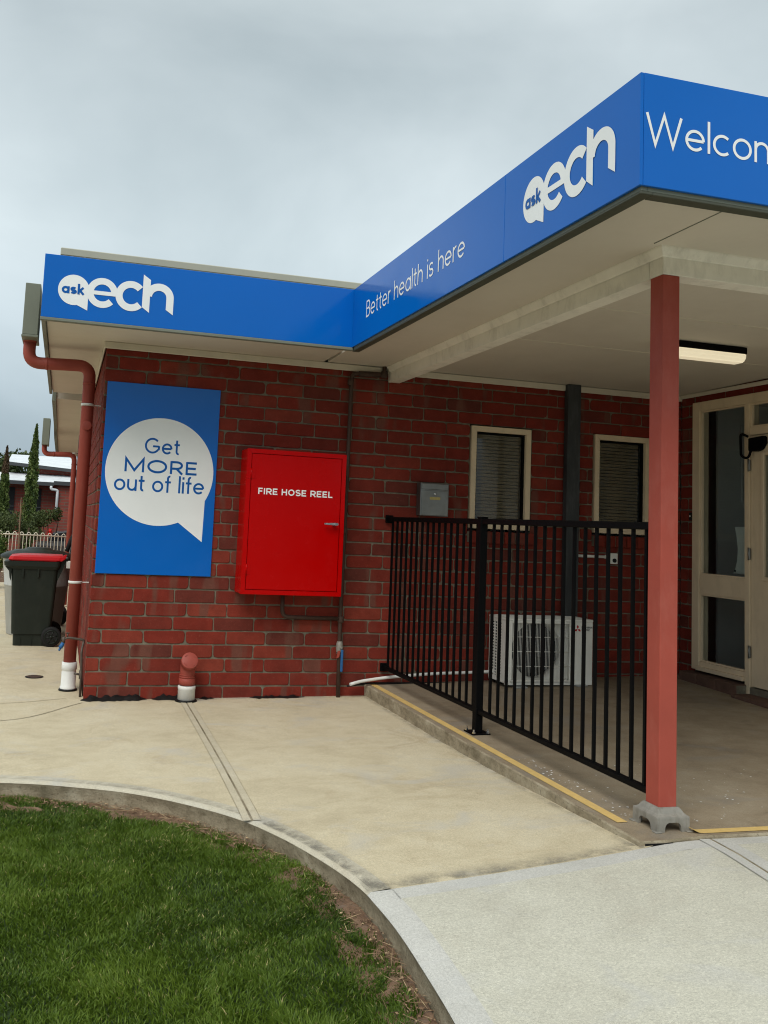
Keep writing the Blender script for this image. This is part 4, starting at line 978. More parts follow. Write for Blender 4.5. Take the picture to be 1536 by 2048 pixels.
# drain grate
dg = B(); lathe(dg, [(.074,-.028),(.074,-.0262),(.066,-.0255),(.0001,-.0255)], (-.374,.93,0), seg=30); dgo = thing('drain_cover', 'small round black drain cover set in the tan pavement', 'drain cover', (-.374,.93,-.03)); obj('rim', dg, 'rubber', dgo)
bm = B()
for i in range(-4, 5):
    L = math.sqrt(max(0, .062**2-(i*.014)**2)); box(bm, -.374-L, -.374+L, .93+i*.014-.004, .93+i*.014+.004, -.0255, -.0225, .001)
obj('grate', bm, 'iron', dgo)

# ------------------------------------------------------------------ mailbox
mb = thing('mailbox', 'stainless steel letterbox on the brick wall left of the first window', 'mailbox', (2.695, -.05, 1.45))
bm = B(); box(bm, 2.573, 2.822, -.092, -.004, 1.452, 1.722, .004); obj('case', bm, 'steel', mb)
bm = B(); box(bm, 2.582, 2.813, -.0965, -.091, 1.458, 1.660, .002); fr_ = obj('door', bm, 'steel', mb)
bm = B(); box(bm, 2.580, 2.815, -.100, -.091, 1.668, 1.716, .003); obj('flap', bm, 'steel', mb)
bm = B(); lathe(bm, [(.010,-.0965),(.010,-.101),(.006,-.102),(.0001,-.102)], (2.697,0,1.633), 'Y', 16); obj('lock', bm, 'chrome', fr_)
bm = B(); box(bm, 2.652, 2.745, -.0985, -.0962, 1.585, 1.608, .001); obj('name_plate', bm, 'brass', fr_)

# grey steel column against the wall
bm = B(); box(bm, 3.925, 4.050, -.072, -.008, zs-.01, 2.655, .004); tag(obj('steel_column', bm, 'steelcol', base=(3.99,-.04,zs)), 'dark weathered grey steel column on the wall between the two windows', 'column')

# switch box and conduit
sw = thing('switch_box', 'small cream isolator switch on the brick wall below the second window', 'switch', (4.41,-.03,1.12))
bm = B(); box(bm, 4.365, 4.447, -.052, -.008, 1.120, 1.212, .005, 0, 2); obj('case', bm, 'ac', sw)
bm = B(); lathe(bm, [(.018,-.052),(.018,-.060),(.0001,-.060)], (4.412,0,1.150), 'Y', 18); box(bm, 4.408, 4.416, -.068, -.059, 1.136, 1.164, .001); obj('knob', bm, 'rubber', sw)
bm = B(); tube(bm, [(4.05,-.022,1.178),(4.345,-.022,1.178)], .0125, 12); tube(bm, [(4.34,-.022,1.178),(4.37,-.022,1.178)], .017, 12); obj('conduit', bm, 'ac', sw)

# ------------------------------------------------------------------ air conditioner
AX0, AX1, AY0, AY1, AZ0, AZ1 = 3.250, 4.035, -.315, -.035, .142, .667
ac = thing('air_conditioner', 'off-white outdoor air conditioner with round fan grille standing on the porch slab', 'air conditioner', (3.66, -.17, zs))
bm = B(); gx0, gx1, gz0, gz1 = 3.297, 3.822, .176, .634
# front panel as four strips round the fan opening, then sides, top, back and floor
for a, b, c, d in ((AX0, gx0, AZ0, AZ1), (gx1, AX1, AZ0, AZ1), (gx0, gx1, AZ0, gz0), (gx0, gx1, gz1, AZ1)): box(bm, a, b, AY0, AY0+.012, c, d)
box(bm, AX1-.012, AX1, AY0+.0125, AY1, AZ0, AZ1-.012); box(bm, AX0, AX1, AY0+.0125, AY1, AZ0, AZ0+.012)
box(bm, AX0-.004, AX1+.004, AY0-.006, AY1+.004, AZ1-.022, AZ1, .008, 0, 2)
for i in range(5): box(bm, AX0+.03, AX1-.03, AY0+.03+i*.05, AY0+.036+i*.05, AZ1, AZ1+.003)
box(bm, AX0+.59, AX0+.592, AY0-.0012, AY0, AZ0+.01, AZ1-.03)
# louvred left side: posts and slats
box(bm, AX0, AX0+.012, AY0+.0125, AY0+.075, AZ0, AZ1-.022); box(bm, AX0, AX0+.012, AY1-.03, AY1, AZ0, AZ1-.022); box(bm, AX0, AX0+.012, AY0+.075, AY1-.03, AZ0, AZ0+.05); box(bm, AX0, AX0+.012, AY0+.075, AY1-.03, AZ1-.045, AZ1-.022)
for i in range(18): box(bm, AX0+.001, AX0+.010, AY0+.0752, AY1-.0302, AZ0+.056+i*.0235, AZ0+.066+i*.0235)
for yy in (AY0+.14, AY0+.19): box(bm, AX0-.0004, AX0+.011, yy, yy+.008, AZ0+.05, AZ1-.045)
obj('case', bm, 'ac', ac)
bm = B(); quad(bm, (AX0+.03, AY0+.04, AZ0+.012), (AX0+.03, AY1, AZ0+.012), (AX0+.03, AY1, AZ1-.02), (AX0+.03, AY0+.04, AZ1-.02)); quad(bm, (AX0, AY1-.02, AZ0), (AX1, AY1-.02, AZ0), (AX1, AY1-.02, AZ1-.02), (AX0, AY1-.02, AZ1-.02)); obj('coil', bm, 'acdark', ac)
bm = B(); fc = ((gx0+gx1)/2, AY0+.045, (gz0+gz1)/2); lathe(bm, [(.345, -.032), (.345, .0), (.235, .0), (.222, .02), (.222, .10)], fc, 'Y', 64, cap=False)
for v in list(bm.verts): v.co.x = min(max(v.co.x, gx0+.001), gx1-.001); v.co.z = min(max(v.co.z, gz0+.001), gz1-.001)
obj('shroud', bm, 'ac', ac)
bm = B(); lathe(bm, [(.0001, -.02), (.05, -.015), (.055, .03)], (fc[0], AY0+.07, fc[2]), 'Y', 24)
for k in range(3):
    q = B(); P_ = []
    for i in range(7):
        r_ = .05 + i/6*.155; P_.append([q.verts.new((r_*math.cos(R(-s_*(28+i*4))), -.03+ .06*(t_), r_*math.sin(R(-s_*(28+i*4))))) for s_, t_ in ((-1, 0), (0, .5), (1, 1))])
    for a, b in zip(P_, P_[1:]):
        for i in range(2): q.faces.new((a[i], a[i+1], b[i+1], b[i])).smooth = True
    join(bm, q, 0, Matrix.Translation((fc[0], AY0+.075, fc[2])) @ Matrix.Rotation(R(120*k+20), 4, 'Y'))
obj('fan', bm, 'fan', ac)
bm = B(); x = gx0+.004
while x < gx1-.002: tube(bm, [(x, AY0-.010, gz0+.004), (x, AY0-.010, gz1-.004)], .0015, 6); x += .0125
for zz in (gz0+.115, gz0+.23, gz0+.345): tube(bm, [(gx0, AY0-.013, zz), (gx1, AY0-.013, zz)], .0026, 6)
for a, b, c, d in ((gx0-.008, gx1+.008, gz1-.004, gz1+.006), (gx0-.008, gx1+.008, gz0-.006, gz0+.004), (gx0-.008, gx0+.004, gz0+.004, gz1-.004), (gx1-.004, gx1+.008, gz0+.004, gz1-.004)): box(bm, a, b, AY0-.016, AY0-.0005, c, d, .002)
obj('grille', bm, 'ac', ac)
for xx in (3.39, 3.93):
    bm = B(); box(bm, xx-.05, xx+.05, AY0-.03, AY1+.02, sz(xx, -.17)-.004, sz(xx, -.17)+.010, .004); box(bm, xx-.035, xx+.035, AY0+.01, AY1-.01, sz(xx, -.17)+.010, AZ0, .004); obj('foot', bm, 'galv', ac)
pL = plane((0, AY0, 0), (1,0,0), (0,0,1), (0,-1,0), .0009); bm = B(); cx, cz, s = 3.896, .590, .0205
for a in (90, 210, 330):
    ca, sa = math.cos(R(a)), math.sin(R(a)); bm.faces.new([bm.verts.new(pL(cx+x_*s*ca-y_*s*sa, cz+x_*s*sa+y_*s*ca)) for x_, y_ in ((0.03,0),(.85,-.5),(1.7,0),(.85,.5))])
obj('emblem', bm, 'logo_red', ac)
words('lettering', 'rubber', ac, 'MITSUBISHI', pL, .26, .16, .098, 3.932, .5965, .0105); words('lettering', 'rubber', ac, 'ELECTRIC', pL, .26, .16, .078, 3.932, .5755, .0105)

# white hose along the wall and black cable
hs = B(); tube(hs, bend([(2.03,-.10,.105),(2.12,-.08,.125),(2.35,-.055,.152),(2.75,-.05,.182),(3.05,-.07,.195),(3.22,-.10,.21),(3.285,-.12,.21)], .1), .0125, 12)
tag(obj('drain_hose', hs, 'pvc', base=(2.03,-.1,.1)), 'white drain hose running along the wall foot to the air conditioner', 'hose')
hs = B(); tube(hs, bend([(2.02,-.06,.085),(2.2,-.045,.105),(2.45,-.03,.102),(3.2,-.03,.104),(4.0,-.02,.1),(5.0,-.02,.1)], .05), .008, 8)
tag(obj('cable', hs, 'cable', base=(2.02,-.06,.085)), 'thin black cable lying along the foot of the brick wall behind the hose', 'cable')

# ------------------------------------------------------------------ railing
RX = 2.3645
rl = thing('railing', 'black steel balustrade between the brick wall and the red post', 'railing', (RX, -1.6, zs)); rl.rotation_euler[2] = .0168
bm = B(); box(bm, RX-.02, RX+.02, -1.585, -.012, 1.393, 1.428, .004); obj('top_rail', bm, 'black', rl)
bm = B(); box(bm, RX-.02, RX+.02, -3.242, -1.638, 1.393, 1.428, .004); obj('top_rail', bm, 'black', rl)
bm = B(); box(bm, RX-.017, RX+.017, -1.585, -.012, .212, .240, .004); obj('bottom_rail', bm, 'black', rl)
bm = B(); box(bm, RX-.017, RX+.017, -3.242, -1.638, .212, .240, .004); obj('bottom_rail', bm, 'black', rl)
for z in (1.41, .226):
    for ya, yb_ in ((-.014, -.002),): 
        bm = B(); box(bm, RX-.032, RX+.032, ya-.014, yb_-.006, z-.032, z+.032, .003); obj('wall_flange', bm, 'black', rl)
for y in (-1.592, -1.632):
    for z in (1.41, .226):
        bm = B(); box(bm, RX-.024, RX+.024, y-.008, y+.008, z-.022, z+.022, .003); obj('rail_bracket', bm, 'black', rl)
bal = B(); box(bal, -.008, .008, -.008, .008, .238, 1.395, .0015); bal_o = None
ys = [-.10 - i*.0965 for i in range(16)] + [-1.764 - i*.0965 for i in range(16)]
for y in ys:
    if bal_o is None:
        bmesh.ops.translate(bal, vec=(0,0,-zs), verts=bal.verts); bal_o = obj('baluster', bal, 'black', rl, local=True); c_ = bal_o
    else: c_ = bal_o.copy(); COL.objects.link(c_); c_.parent = rl
    c_.location = (0, y+1.6, 0)
bm = B(); box(bm, RX-.025, RX+.025, -1.637, -1.587, zs+.008, 1.432, .004); box(bm, RX-.027, RX+.027, -1.639, -1.585, 1.432, 1.440, .002); pst = obj('post', bm, 'black', rl)
bm = B(); box(bm, RX-.062, RX+.062, -1.674, -1.550, zs, zs+.010, .002); obj('base_plate', bm, 'black', pst)
for sx in (-1, 1):
    for sy in (-1, 1):
        bm = B(); lathe(bm, [(.011, zs+.010), (.011, zs+.020), (.006, zs+.021), (.006, zs+.034)], (RX+sx*.048, -1.612+sy*.048, 0), seg=6, smooth=False); obj('bolt', bm, 'chrome', pst)

# ------------------------------------------------------------------ ceiling light
lt = thing('ceiling_light', 'lit fluorescent batten with black housing under the porch ceiling', 'light fitting', (3.88, -1.76, 2.655))
bm = B(); box(bm, 3.56, 4.185, -1.84, -1.70, 2.632, 2.676, .004); obj('housing', bm, 'black', lt)
bm = B(); n = B(); prism(bm, [(-.07,0),(-.066,-.03),(-.045,-.055),(.045,-.055),(.066,-.03),(.07,0)], (3.565, -1.77, 2.6315), (0,1,0), (0,0,1), (1,0,0), .615, 0, .006)
obj('diffuser', bm, 'tube', lt)

# small things by the door
db = thing('door_bell', 'small black door bell button on the brick beside the sidelight', 'door bell', (XD-.02,-.148,1.566))
bm = B(); box(bm, XD-.022, XD-.001, -.172, -.132, 1.53, 1.60, .005, 0, 2); obj('case', bm, 'rubber', db)
bm = B(); lathe(bm, [(.008,-.027),(.008,-.022)], (XD,-.152,1.568), 'X', 12); obj('button', bm, 'white', db)
# behind the sidelight glass
bm = B(); q = [(.53,1.10),(.81,1.10),(.81,1.485),(.545,1.485),(.565,1.40),(.578,1.30),(.57,1.20),(.55,1.14)]
prism(bm, q, (XD+.10,0,0), (0,-1,0), (0,0,1), (1,0,0), .004); nb = thing('notice_panel', 'white plastic panel with a curved edge behind the sidelight glass', 'panel', (XD+.1,-.67,1.1)); obj('sheet', bm, 'panelw', nb)
bm = B()
for yy, zz in ((.55,1.12),): lathe(bm, [(.008,0),(.008,-.005)], (XD+.10,-yy,zz), 'X', 10)
obj('screw', bm, 'rubber', nb)
cn = B(); tube(cn, bend([(5.85,.085,2.45),(5.85,.085,1.72),(5.95,.085,1.62),(6.05,.085,1.62)], .06), .014, 10); box(cn, 6.05, 6.2, .03, .098, 1.52, 1.68, .006); tag(obj('conduit', cn, 'wallin', base=(5.85,.085,1.6)), 'grey conduit and junction box on the inner wall seen through the sidelight', 'conduit')

# ------------------------------------------------------------------ left side: next wing of the building
wing = thing('brick_wing', 'farther brick wing with stepped cream eave behind the near downpipe', 'building', (0, 3.4, -.03))
bm = B(); box(bm, .012, 6, 3.36, 15, -.1, 2.62); obj('wall', bm, 'farbrick', wing)
bm = B()
prof = [(3.36, 2.60), (5.9, 2.56), (7.0, 2.47), (11.2, 2.44), (11.2, 2.75), (3.36, 2.75)]
prism(bm, [(y, z) for y, z in prof], (-.40, 0, 0), (0,1,0), (0,0,1), (1,0,0), .42); box(bm, -.03, .0, 3.36, 11, 2.40, 2.54, .004); obj('eave', bm, 'lining', wing)
bm = B(); prism(bm, [(3.34, 2.575), (5.9, 2.535), (7.0, 2.445), (11.25, 2.415), (11.25, 3.0), (3.34, 3.0)], (-.445, 0, 0), (0,1,0), (0,0,1), (1,0,0), .043); obj('fascia', bm, 'trim', wing)
bm = B(); box(bm, -.40, 6, 3.4, 14.8, 2.76, 3.05); obj('roof', bm, 'trim_light', wing)
bm = B(); box(bm, -.605, -.505, 6.35, 6.75, 2.29, 2.675, .004); obj('rain_head', bm, 'trim', wing)
downpipe(-.128, 6.5, 2.165, -.565, 2.33, .037, 'farther thin terracotta red downpipe behind the near one', sock=False)
bm = B(); box(bm, -.125, -.075, 3.31, 3.36, .9, 2.20, .003); tag(obj('steel_column', bm, 'steelcol', base=(-.1,3.33,-.03)), 'slim dark grey steel post on the left wall behind the near downpipe', 'column')
bm = B(); box(bm, -.16, -.06, 3.28, 3.36, .72, .80, .004); tag(obj('meter_box', bm, 'ac', base=(-.1,3.3,.7)), 'small cream junction box low on the left wall behind the red-lidded bin', 'box')

# ------------------------------------------------------------------ wheelie bin
wb = thing('wheelie_bin', 'dark green wheelie bin with a red lid beside the left wall', 'bin', (-.45, 2.85, -.03))
def loft(bm, secs, mi=0):
    rings = []
    for (x0, x1, y0, y1, z, r) in secs:
        pts = []
        for cx, cy, a0 in ((x1-r, y1-r, 0), (x0+r, y1-r, 90), (x0+r, y0+r, 180), (x1-r, y0+r, 270)):
            for k in range(5): pts.append((cx+r*math.cos(R(a0+k*22.5)), cy+r*math.sin(R(a0+k*22.5)), z))
        rings.append([bm.verts.new(p) for p in pts])
    n = len(rings[0])
    for a, b in zip(rings, rings[1:]):
        for k in range(n):
            f = bm.faces.new((a[k], a[(k+1)%n], b[(k+1)%n], b[k])); f.smooth = False; f.material_index = mi
    bm.faces.new(rings[0][::-1]); bm.faces.new(rings[-1])
bm = B(); YB0, YB1 = 2.62, 3.08
loft(bm, [(-.640,-.30,YB0+.04,YB1-.04,-.028,.03), (-.645,-.29,YB0+.035,YB1-.035,.085,.03), (-.662,-.275,YB0+.02,YB1-.02,.09,.035), (-.70,-.245,YB0,YB1,.68,.04), (-.705,-.24,YB0-.005,YB1+.005,.76,.04)])
loft(bm, [(-.715,-.235,YB0-.015,YB1+.015,.745,.04), (-.775,-.225,YB0-.03,YB1+.03,.775,.04), (-.78,-.222,YB0-.03,YB1+.03,.815,.04), (-.76,-.22,YB0-.03,YB1+.03,.825,.04)])
for xx in (-.585, -.435): box(bm, xx-.010, xx+.010, YB0-.018, YB0+.01, .66, .75, .004)
prism(bm, [(-.70,.76),(-.70,.62),(-.716,.655),(-.725,.72),(-.765,.765)], (0,YB0+.0,0), (1,0,0), (0,0,1), (0,1,0), .03)
for xx in (-.57, -.46, -.36): box(bm, xx-.004, xx+.004, YB0+.03, YB0+.04, -.025, .085)
prism(bm, [(-.245,.82),(-.175,.86),(-.17,.83),(-.20,.74),(-.25,.62)], (0,YB0+.02,0), (1,0,0), (0,0,1), (0,1,0), .03); prism(bm, [(-.245,.82),(-.175,.86),(-.17,.83),(-.20,.74),(-.25,.62)], (0,YB1-.05,0), (1,0,0), (0,0,1), (0,1,0), .03)
obj('body', bm, 'binbody', wb)
bm = B(); loft(bm, [(-.735,-.235,YB0-.02,YB1+.02,.829,.04), (-.74,-.205,YB0-.025,YB1+.025,.842,.04), (-.725,-.195,YB0-.02,YB1+.02,.87,.04), (-.62,-.21,YB0+.02,YB1-.02,.885,.05)]); prism(bm, [(-.25,.835),(-.19,.90),(-.165,.90),(-.175,.86),(-.215,.83)], (0,YB0-.02,0), (1,0,0), (0,0,1), (0,1,0), .05, 0, .004)
lathe(bm, [(.013,YB0-.028),(.013,YB0-.018)], (-.185,0,.878), 'Y', 14); obj('lid', bm, 'redlid', wb)
bm = B(); tube(bm, [(-.16,YB0+.02,.845),(-.16,YB1-.02,.845)], .014, 12); obj('handle', bm, 'binbody', wb)
for yy in (YB0-.012, YB1+.012):
    bm = B(); lathe(bm, [(.0001,-.02),(.04,-.022),(.075,-.015),(.098,-.018),(.10,-.01),(.10,.022),(.096,.026),(.0001,.026)], (-.268, yy, .070), 'Y', 36); wh = obj('wheel', bm, 'rubber', wb)
    bm = B(); s_ = -1 if yy < 2.8 else 1
    lathe(bm, [(.058,yy+s_*.016),(.066,yy+s_*.028),(.072,yy+s_*.016)], (-.268,0,.070), 'Y', 30)
    for k in range(6): 
        a = R(60*k+12); tube(bm, [(-.268,yy+s_*.022,.07),(-.268+.062*math.cos(a),yy+s_*.020,.07+.062*math.sin(a))], .005, 6)
    lathe(bm, [(.014,yy+s_*.018),(.014,yy+s_*.030),(.0001,yy+s_*.030)], (-.268,0,.070), 'Y', 14); obj('rim', bm, 'binbody', wh)
# pale round drum bin behind
dbn = thing('drum_bin', 'pale round tapered bin with a dark lid behind the red-lidded bin', 'bin', (-.50, 3.62, -.03))
bm = B(); lathe(bm, [(.285,-.028),(.29,-.02),(.345,.50),(.352,.505),(.352,.52),(.348,.525),(.385,.815),(.39,.82)], (-.47,3.62,0), seg=48); obj('body', bm, 'drum', dbn)
bm = B(); lathe(bm, [(.405,.80),(.41,.805),(.41,.835),(.36,.86),(.35,.868),(.28,.885),(.27,.893),(.15,.905),(.12,.925),(.0001,.93)], (-.47,3.62,0), seg=48); obj('lid', bm, 'binbody', dbn)
# folded trolley against the wall behind the bins
tr = thing('hand_trolley', 'folded steel hand trolley leaning by the wall behind the bins', 'trolley', (-.25, 4.4, -.03))
bm = B(); tube(bm, bend([(-.30,4.3,.10),(-.16,4.35,.45),(-.10,4.35,.95),(-.10,4.75,.95),(-.16,4.75,.45),(-.30,4.75,.10)], .08), .014, 10); tube(bm, bend([(-.42,4.3,.50),(-.30,4.3,.52),(-.16,4.3,.62),(-.13,4.3,.72)], .08), .022, 10); box(bm, -.42, -.16, 4.3, 4.75, .03, .045, .004); obj('frame', bm, 'steel', tr)
bm = B(); tube(bm, bend([(-.16,4.32,.86),(-.12,4.32,1.00),(-.08,4.32,1.08)], .03), .028, 10); obj('grip', bm, 'rubber', tr)
for yy in (4.28, 4.78):
    bm = B(); lathe(bm, [(.0001,-.015),(.09,-.02),(.1,-.01),(.1,.015),(.09,.02),(.0001,.02)], (-.2,yy,.07), 'Y', 24); obj('wheel', bm, 'rubber', tr)

# ------------------------------------------------------------------ background
bm = B(); quad(bm, (-60,15.5,-.10), (40,15.5,-.10), (40,24.5,-.10), (-60,24.5,-.10)); struct(obj('road', bm, 'asphalt'))
bm = B(); quad(bm, (-60,10.6,-.05), (.0,10.6,-.05), (.0,15.5,-.05), (-60,15.5,-.05)); struct(obj('garden_bed', bm, 'soil'))
# ramp path beyond the fence
bm = B(); box(bm, -.75, .0, 12.2, 15, -.05, .62); struct(obj('kerb_ramp', bm, 'asphalt'))
fn = thing('hoop_fence', 'cream hoop-topped steel fence across the garden beyond the bins', 'fence', (-1.5, 11.5, -.03))
bm = B(); tube(bm, [(-4.0,11.5,.865),(-.12,11.5,.835)], .014, 8); obj('rail', bm, 'fence', fn); bm = B(); tube(bm, [(-4.0,11.5,.12),(-.12,11.5,.09)], .014, 8); obj('rail', bm, 'fence', fn)
hp = B(); tube(hp, bend([(-.0325,0,.05),(-.0325,0,.925),(0,0,.955),(.0325,0,.925),(.0325,0,.05)], .045, 5), .0075, 8); ho = None; x = -.19
for i in range(28):
    if ho is None: ho = obj('hoop', hp, 'fence', fn, local=True); c_ = ho
    else: c_ = ho.copy(); COL.objects.link(c_); c_.parent = fn
    c_.location = (x+1.5, 0, .0 - .030*(x+4)/4 ); x -= .134

def leaves(pts, size, cval, mat, name, parent, up_bias=.3, aspect=.45):
    n = len(pts); d = rng.normal(0, 1, (n, 3)); d[:, 2] += up_bias; d /= np.linalg.norm(d, axis=1)[:, None]
    e = np.cross(d, rng.normal(0, 1, (n, 3))); e /= np.linalg.norm(e, axis=1)[:, None]; s = size*rng.uniform(.6, 1.35, n)[:, None]
    v = np.zeros((n, 4, 3), np.float32); v[:,0] = pts - d*s*.5; v[:,1] = pts + e*s*aspect*.5; v[:,2] = pts + d*s*.5; v[:,3] = pts - e*s*aspect*.5
    b = np.arange(n)*4; return raw(name, v.reshape(-1, 3) - np.array(wloc(parent)), [np.stack([b, b+1, b+2, b+3], 1)], mat, np.repeat(cval, 4), parent)
def cypress(x, y, H, w, lab, brown=False, lean=0):
    t = thing('cypress_tree', lab, 'tree', (x, y, -.1), 'slim cypress trees by the far building')
    bm = B(); tube(bm, [(x,y,-.1),(x+lean*.3,y,H*.3),(x+lean*.9,y,H*.9)], .05, 10, radii=[.06,.045,.01]); obj('trunk', bm, 'bark', t)
    n = 9000; h = rng.random(n)**.85; prof = np.interp(h, [0,.05,.25,.6,.85,1], [.55,.8,1,.78,.42,.03])*w
    a = rng.uniform(0, 6.28, n); lump = 1 + .16*np.sin(a*3+h*31) + .12*np.sin(a*5-h*57); rad = prof*lump*(rng.random(n)**.35)
    p = np.stack([x + lean*h + rad*np.cos(a), y + rad*np.sin(a), .1 + h*(H-.1)], 1)
    c = np.clip(.45 + .5*np.sin(a*3+h*31)*.5 + rng.normal(0, .2, n), 0, 1)
    if brown:
        k = h > .74; leaves(p[k], .07, c[k], 'deadconifer', 'crown', t, 1.6); leaves(p[~k], .075, c[~k], 'conifer', 'crown', t, 1.6)
    else: leaves(p, .075, c, 'conifer', 'crown', t, 1.6)
cypress(-1.20, 20, 3.85, .21, 'taller slim green cypress standing before the far brick building', lean=.05)
cypress(-1.93, 20, 3.15, .165, 'shorter slim cypress with a browned top at the left edge', brown=True)
def shrub(x, y, r, z0, z1, n, lab, mat='shrubm', name='shrub', size=.05, nst=4, grp='shrubs behind the hoop fence'):
    t = thing(name, lab, 'shrub', (x, y, -.05), grp); bm = B(); rd = random.Random(int(abs(x)*100))
    for k in range(nst):
        a = rd.uniform(0, 6.28); q = V(x+rd.uniform(.3,.7)*r*math.cos(a), y+rd.uniform(.2,.6)*r*math.sin(a), z0+(z1-z0)*.5); tube(bm, [(x+rd.uniform(-.04,.04), y, -.05), V(x, y, -.05).lerp(q, .5)+V(rd.uniform(-.06,.06),0,0), q], .02, 8, radii=[.03,.02,.008])
    obj('stem', bm, 'bark', t)
    cl_ = [(x+rd.uniform(-.75,.75)*r, y+rd.uniform(-.6,.6)*r, z0+(z1-z0)*rd.uniform(.25,.8), rd.uniform(.25,.45)*r) for _ in range(9)]
    P = []; C = []
    for (a, b, c, s) in cl_:
        m_ = n//9; d = rng.normal(0, 1, (m_, 3)); d /= np.linalg.norm(d, axis=1)[:, None]; rr_ = rng.random(m_)**.4
        P.append(np.array([a, b, c]) + d*rr_[:, None]*np.array([s, s, (z1-z0)*.28])); C.append(np.clip(.35 + .35*rng.random() + rng.normal(0, .2, m_), 0, 1))
    leaves(np.concatenate(P), size, np.concatenate(C), mat, 'foliage', t, .5, .6)
shrub(-1.75, 14.2, .62, .55, 1.50, 4200, 'broad olive green shrub at the left behind the hoop fence')
shrub(-1.15, 14.6, .5, .55, 1.30, 3000, 'low dense shrub behind the fence, left of the cypress foot')
shrub(-.55, 14.0, .40, .82, 1.42, 3000, 'rounded shrub with bare stems in front of the parked car')
shrub(-2.9, 14.5, .8, .4, 1.5, 3000, 'wide dark shrub behind the fence beyond the left edge')
shrub(-1.38, 9.2, .40, .25, 1.02, 4200, 'bright green flowering bush in front of the hoop fence', 'bushm', 'bush', .045, grp=None)
bm = B(); tube(bm, [(-.97,10.2,-.05),(-.985,10.2,.9),(-1.0,10.2,1.56)], .016, 8, radii=[.018,.014,.006]); st_ = thing('sapling', 'thin bare sapling tied to a stake in front of the hoop fence', 'sapling', (-.97,10.2,-.05)); obj('stem', bm, 'stake', st_)
bm = B()
for (z, dx, dz) in ((1.2,.07,.16),(1.32,-.06,.14),(1.0,-.06,.16)): tube(bm, [(-.988,10.2,z),(-.988+dx,10.2,z+dz)], .004, 6)
obj('twig', bm, 'bark', st_)
# dark tree masses behind the far building
def fartree(x, y, H, r, lab):
    t = thing('distant_tree', lab, 'tree', (x, y, -.3), 'dark trees behind the far building'); bm = B(); tube(bm, [(x,y,-.3),(x,y,H*.6)], .2, 8, radii=[.25,.1]); obj('trunk', bm, 'bark', t)
    P = []; C = []
    for _ in range(14):
        c = np.array([x+rng.uniform(-.8,.8)*r, y+rng.uniform(-.8,.8)*r, H*rng.uniform(.5,.92)]); m_ = 330; d = rng.normal(0,1,(m_,3)); d /= np.linalg.norm(d,axis=1)[:,None]
        P.append(c + d*(rng.random(m_)**.4)[:,None]*r*.42); C.append(np.clip(.2+.3*rng.random()+rng.normal(0,.15,m_),0,1))
    leaves(np.concatenate(P), .22, np.concatenate(C), 'shrubm', 'crown', t, .3, .6)
fartree(-3.3, 40, 4.3, 1.7, 'dark bushy tree behind the pale roof, left of the cypress')
fartree(-6.5, 42, 4.8, 2.2, 'dark wide tree far behind, beyond the left edge')
# far brick building with pale steel roofs
fb = thing('distant_building', 'distant red brick hall with two pale steel roofs behind the cypresses', 'building', (-.5, 28, -.1))
bm = B(); box(bm, -9, 4, 26.5, 36, -.3, 2.35); box(bm, -.48, 4.2, 26.0, 26.6, -.3, 2.30); box(bm, -1.6, 6, 28.0, 36.2, 2.3, 3.0); obj('wall', bm, 'farbrick', fb)
def slope(pts, th, mat, nm):
    bm = B(); a = [bm.verts.new(p) for p in pts]; b = [bm.verts.new((p[0], p[1], p[2]-th)) for p in pts]; bm.faces.new(a); bm.faces.new(b[::-1]); n = len(pts)
    for i in range(n): bm.faces.new((a[i], a[(i+1)%n], b[(i+1)%n], b[i]))
    return obj(nm, bm, mat, fb)
slope([(-9.5,25.9,2.36),(-.62,25.9,2.36),(4.6,25.9,2.40),(4.6,28.0,2.68),(-2.0,28.0,2.72),(-9.5,28.0,2.72)], .05, 'farroof', 'roof')
slope([(-2.35,27.6,3.10),(4.6,27.6,2.66),(5.0,34,3.75),(-2.6,34,3.75)], .05, 'farroof', 'roof')
bm = B(); box(bm, -9.5, -.62, 25.82, 25.9, 2.22, 2.35); box(bm, -.62, 4.6, 25.82, 25.9, 2.26, 2.40)
prism(bm, [(-2.38,3.09),(4.6,2.65),(4.6,2.53),(-2.38,2.97)], (0,27.5,0), (1,0,0), (0,0,1), (0,1,0), .09); obj('gutter', bm, 'trimdark', fb)
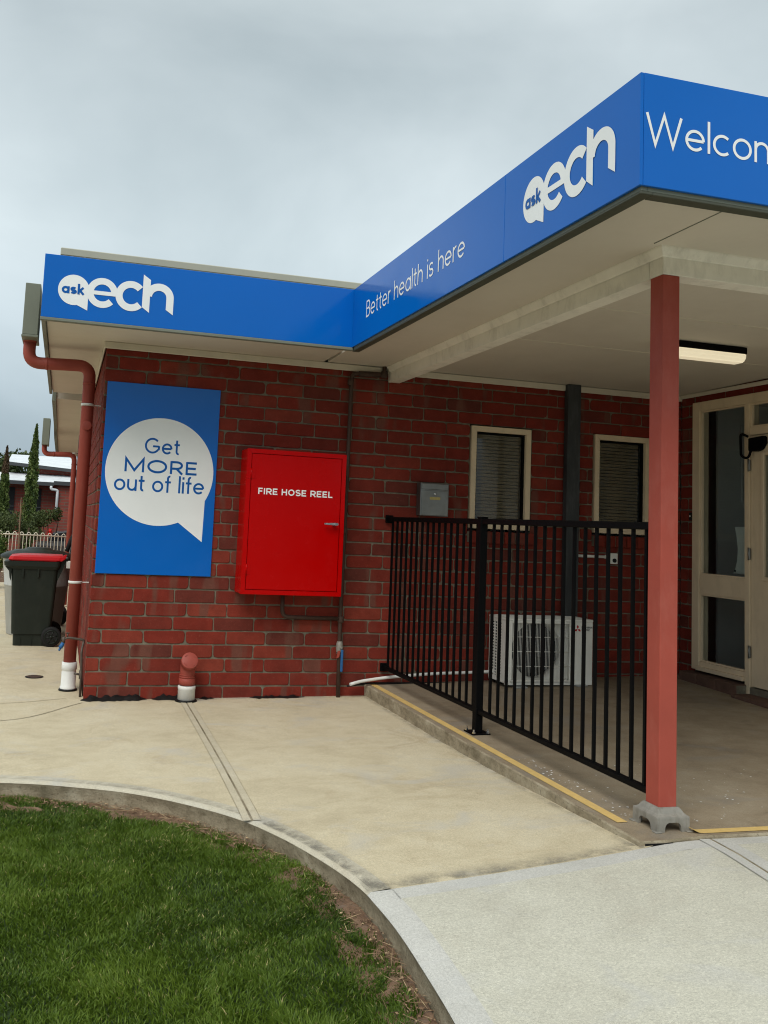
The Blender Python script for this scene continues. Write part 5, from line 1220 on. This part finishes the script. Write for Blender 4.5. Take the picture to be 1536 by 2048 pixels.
for xa in (-2.16, -1.235, -.70, -3.4):
    if xa == -.70: continue
    bm = B(); box(bm, xa, xa+.20, 26.46, 26.52, 1.0, 2.12); wn = obj('window', bm, 'acdark', fb)
    bm = B(); box(bm, xa-.015, xa+.215, 26.43, 26.47, 1.42, 1.45); obj('frame', bm, 'trimdark', wn)
bm = B(); tube(bm, bend([(-.70,25.86,2.22),(-.70,25.86,2.10),(-.47,25.94,2.08),(-.47,25.94,1.0)], .06), .05, 10); obj('downpipe', bm, 'farroof', fb)
# parked car behind the shrubs
def car(x, y):
    t = thing('parked_car', 'dark parked car half hidden behind the shrubs beside the far building', 'car', (x, y, -.1)); W = .86
    prof = [(0,.22),(.02,.62),(.15,.80),(.75,.90),(1.05,1.28),(1.35,1.42),(2.3,1.44),(2.9,1.30),(3.4,.98),(4.1,.86),(4.28,.70),(4.3,.25)]
    bm = B(); secs = []
    for sy, ins in ((-W, .06), (-W+.05, 0), (W-.05, 0), (W, .06)):
        secs.append([bm.verts.new((x+a, y+sy*(1 if z < .9 else 1-(z-.9)*.32), -.1+z-(ins if z > .5 else 0)*.5)) for a, z in prof])
    for a, b in zip(secs, secs[1:]):
        for i in range(len(prof)-1): bm.faces.new((a[i], a[i+1], b[i+1], b[i])).smooth = False
    bm.faces.new(secs[0]); bm.faces.new(secs[-1][::-1]); obj('body', bm, 'carp', t)
    for sy in (-1, 1):
        bm = B(); prism(bm, [(1.12,.93),(1.38,1.32),(2.28,1.34),(2.8,1.22),(3.2,.97)], (x, y+sy*(W-.02), -.1), (1,0,0), (0,0,1), (0,sy,0), .012); obj('window', bm, 'acdark', t)
        for a in (.85, 3.45):
            bm = B(); lathe(bm, [(.0001,-.09),(.29,-.1),(.32,-.06),(.32,.08),(.29,.1),(.0001,.09)], (x+a, y+sy*.80, .22), 'Y', 24); wh = obj('wheel', bm, 'rubber', t)
            bm = B(); lathe(bm, [(.0001,sy*.095),(.19,sy*.105),(.20,sy*.09)], (x+a, y+sy*.80, .22), 'Y', 20); obj('rim', bm, 'steel', wh)
        bm = B(); box(bm, x-.02, x+.10, y+sy*.72-.14, y+sy*.72+.14, .62, .78, .02); obj('tail_light', bm, 'lamp_red', t)
car(-.62, 20.6)
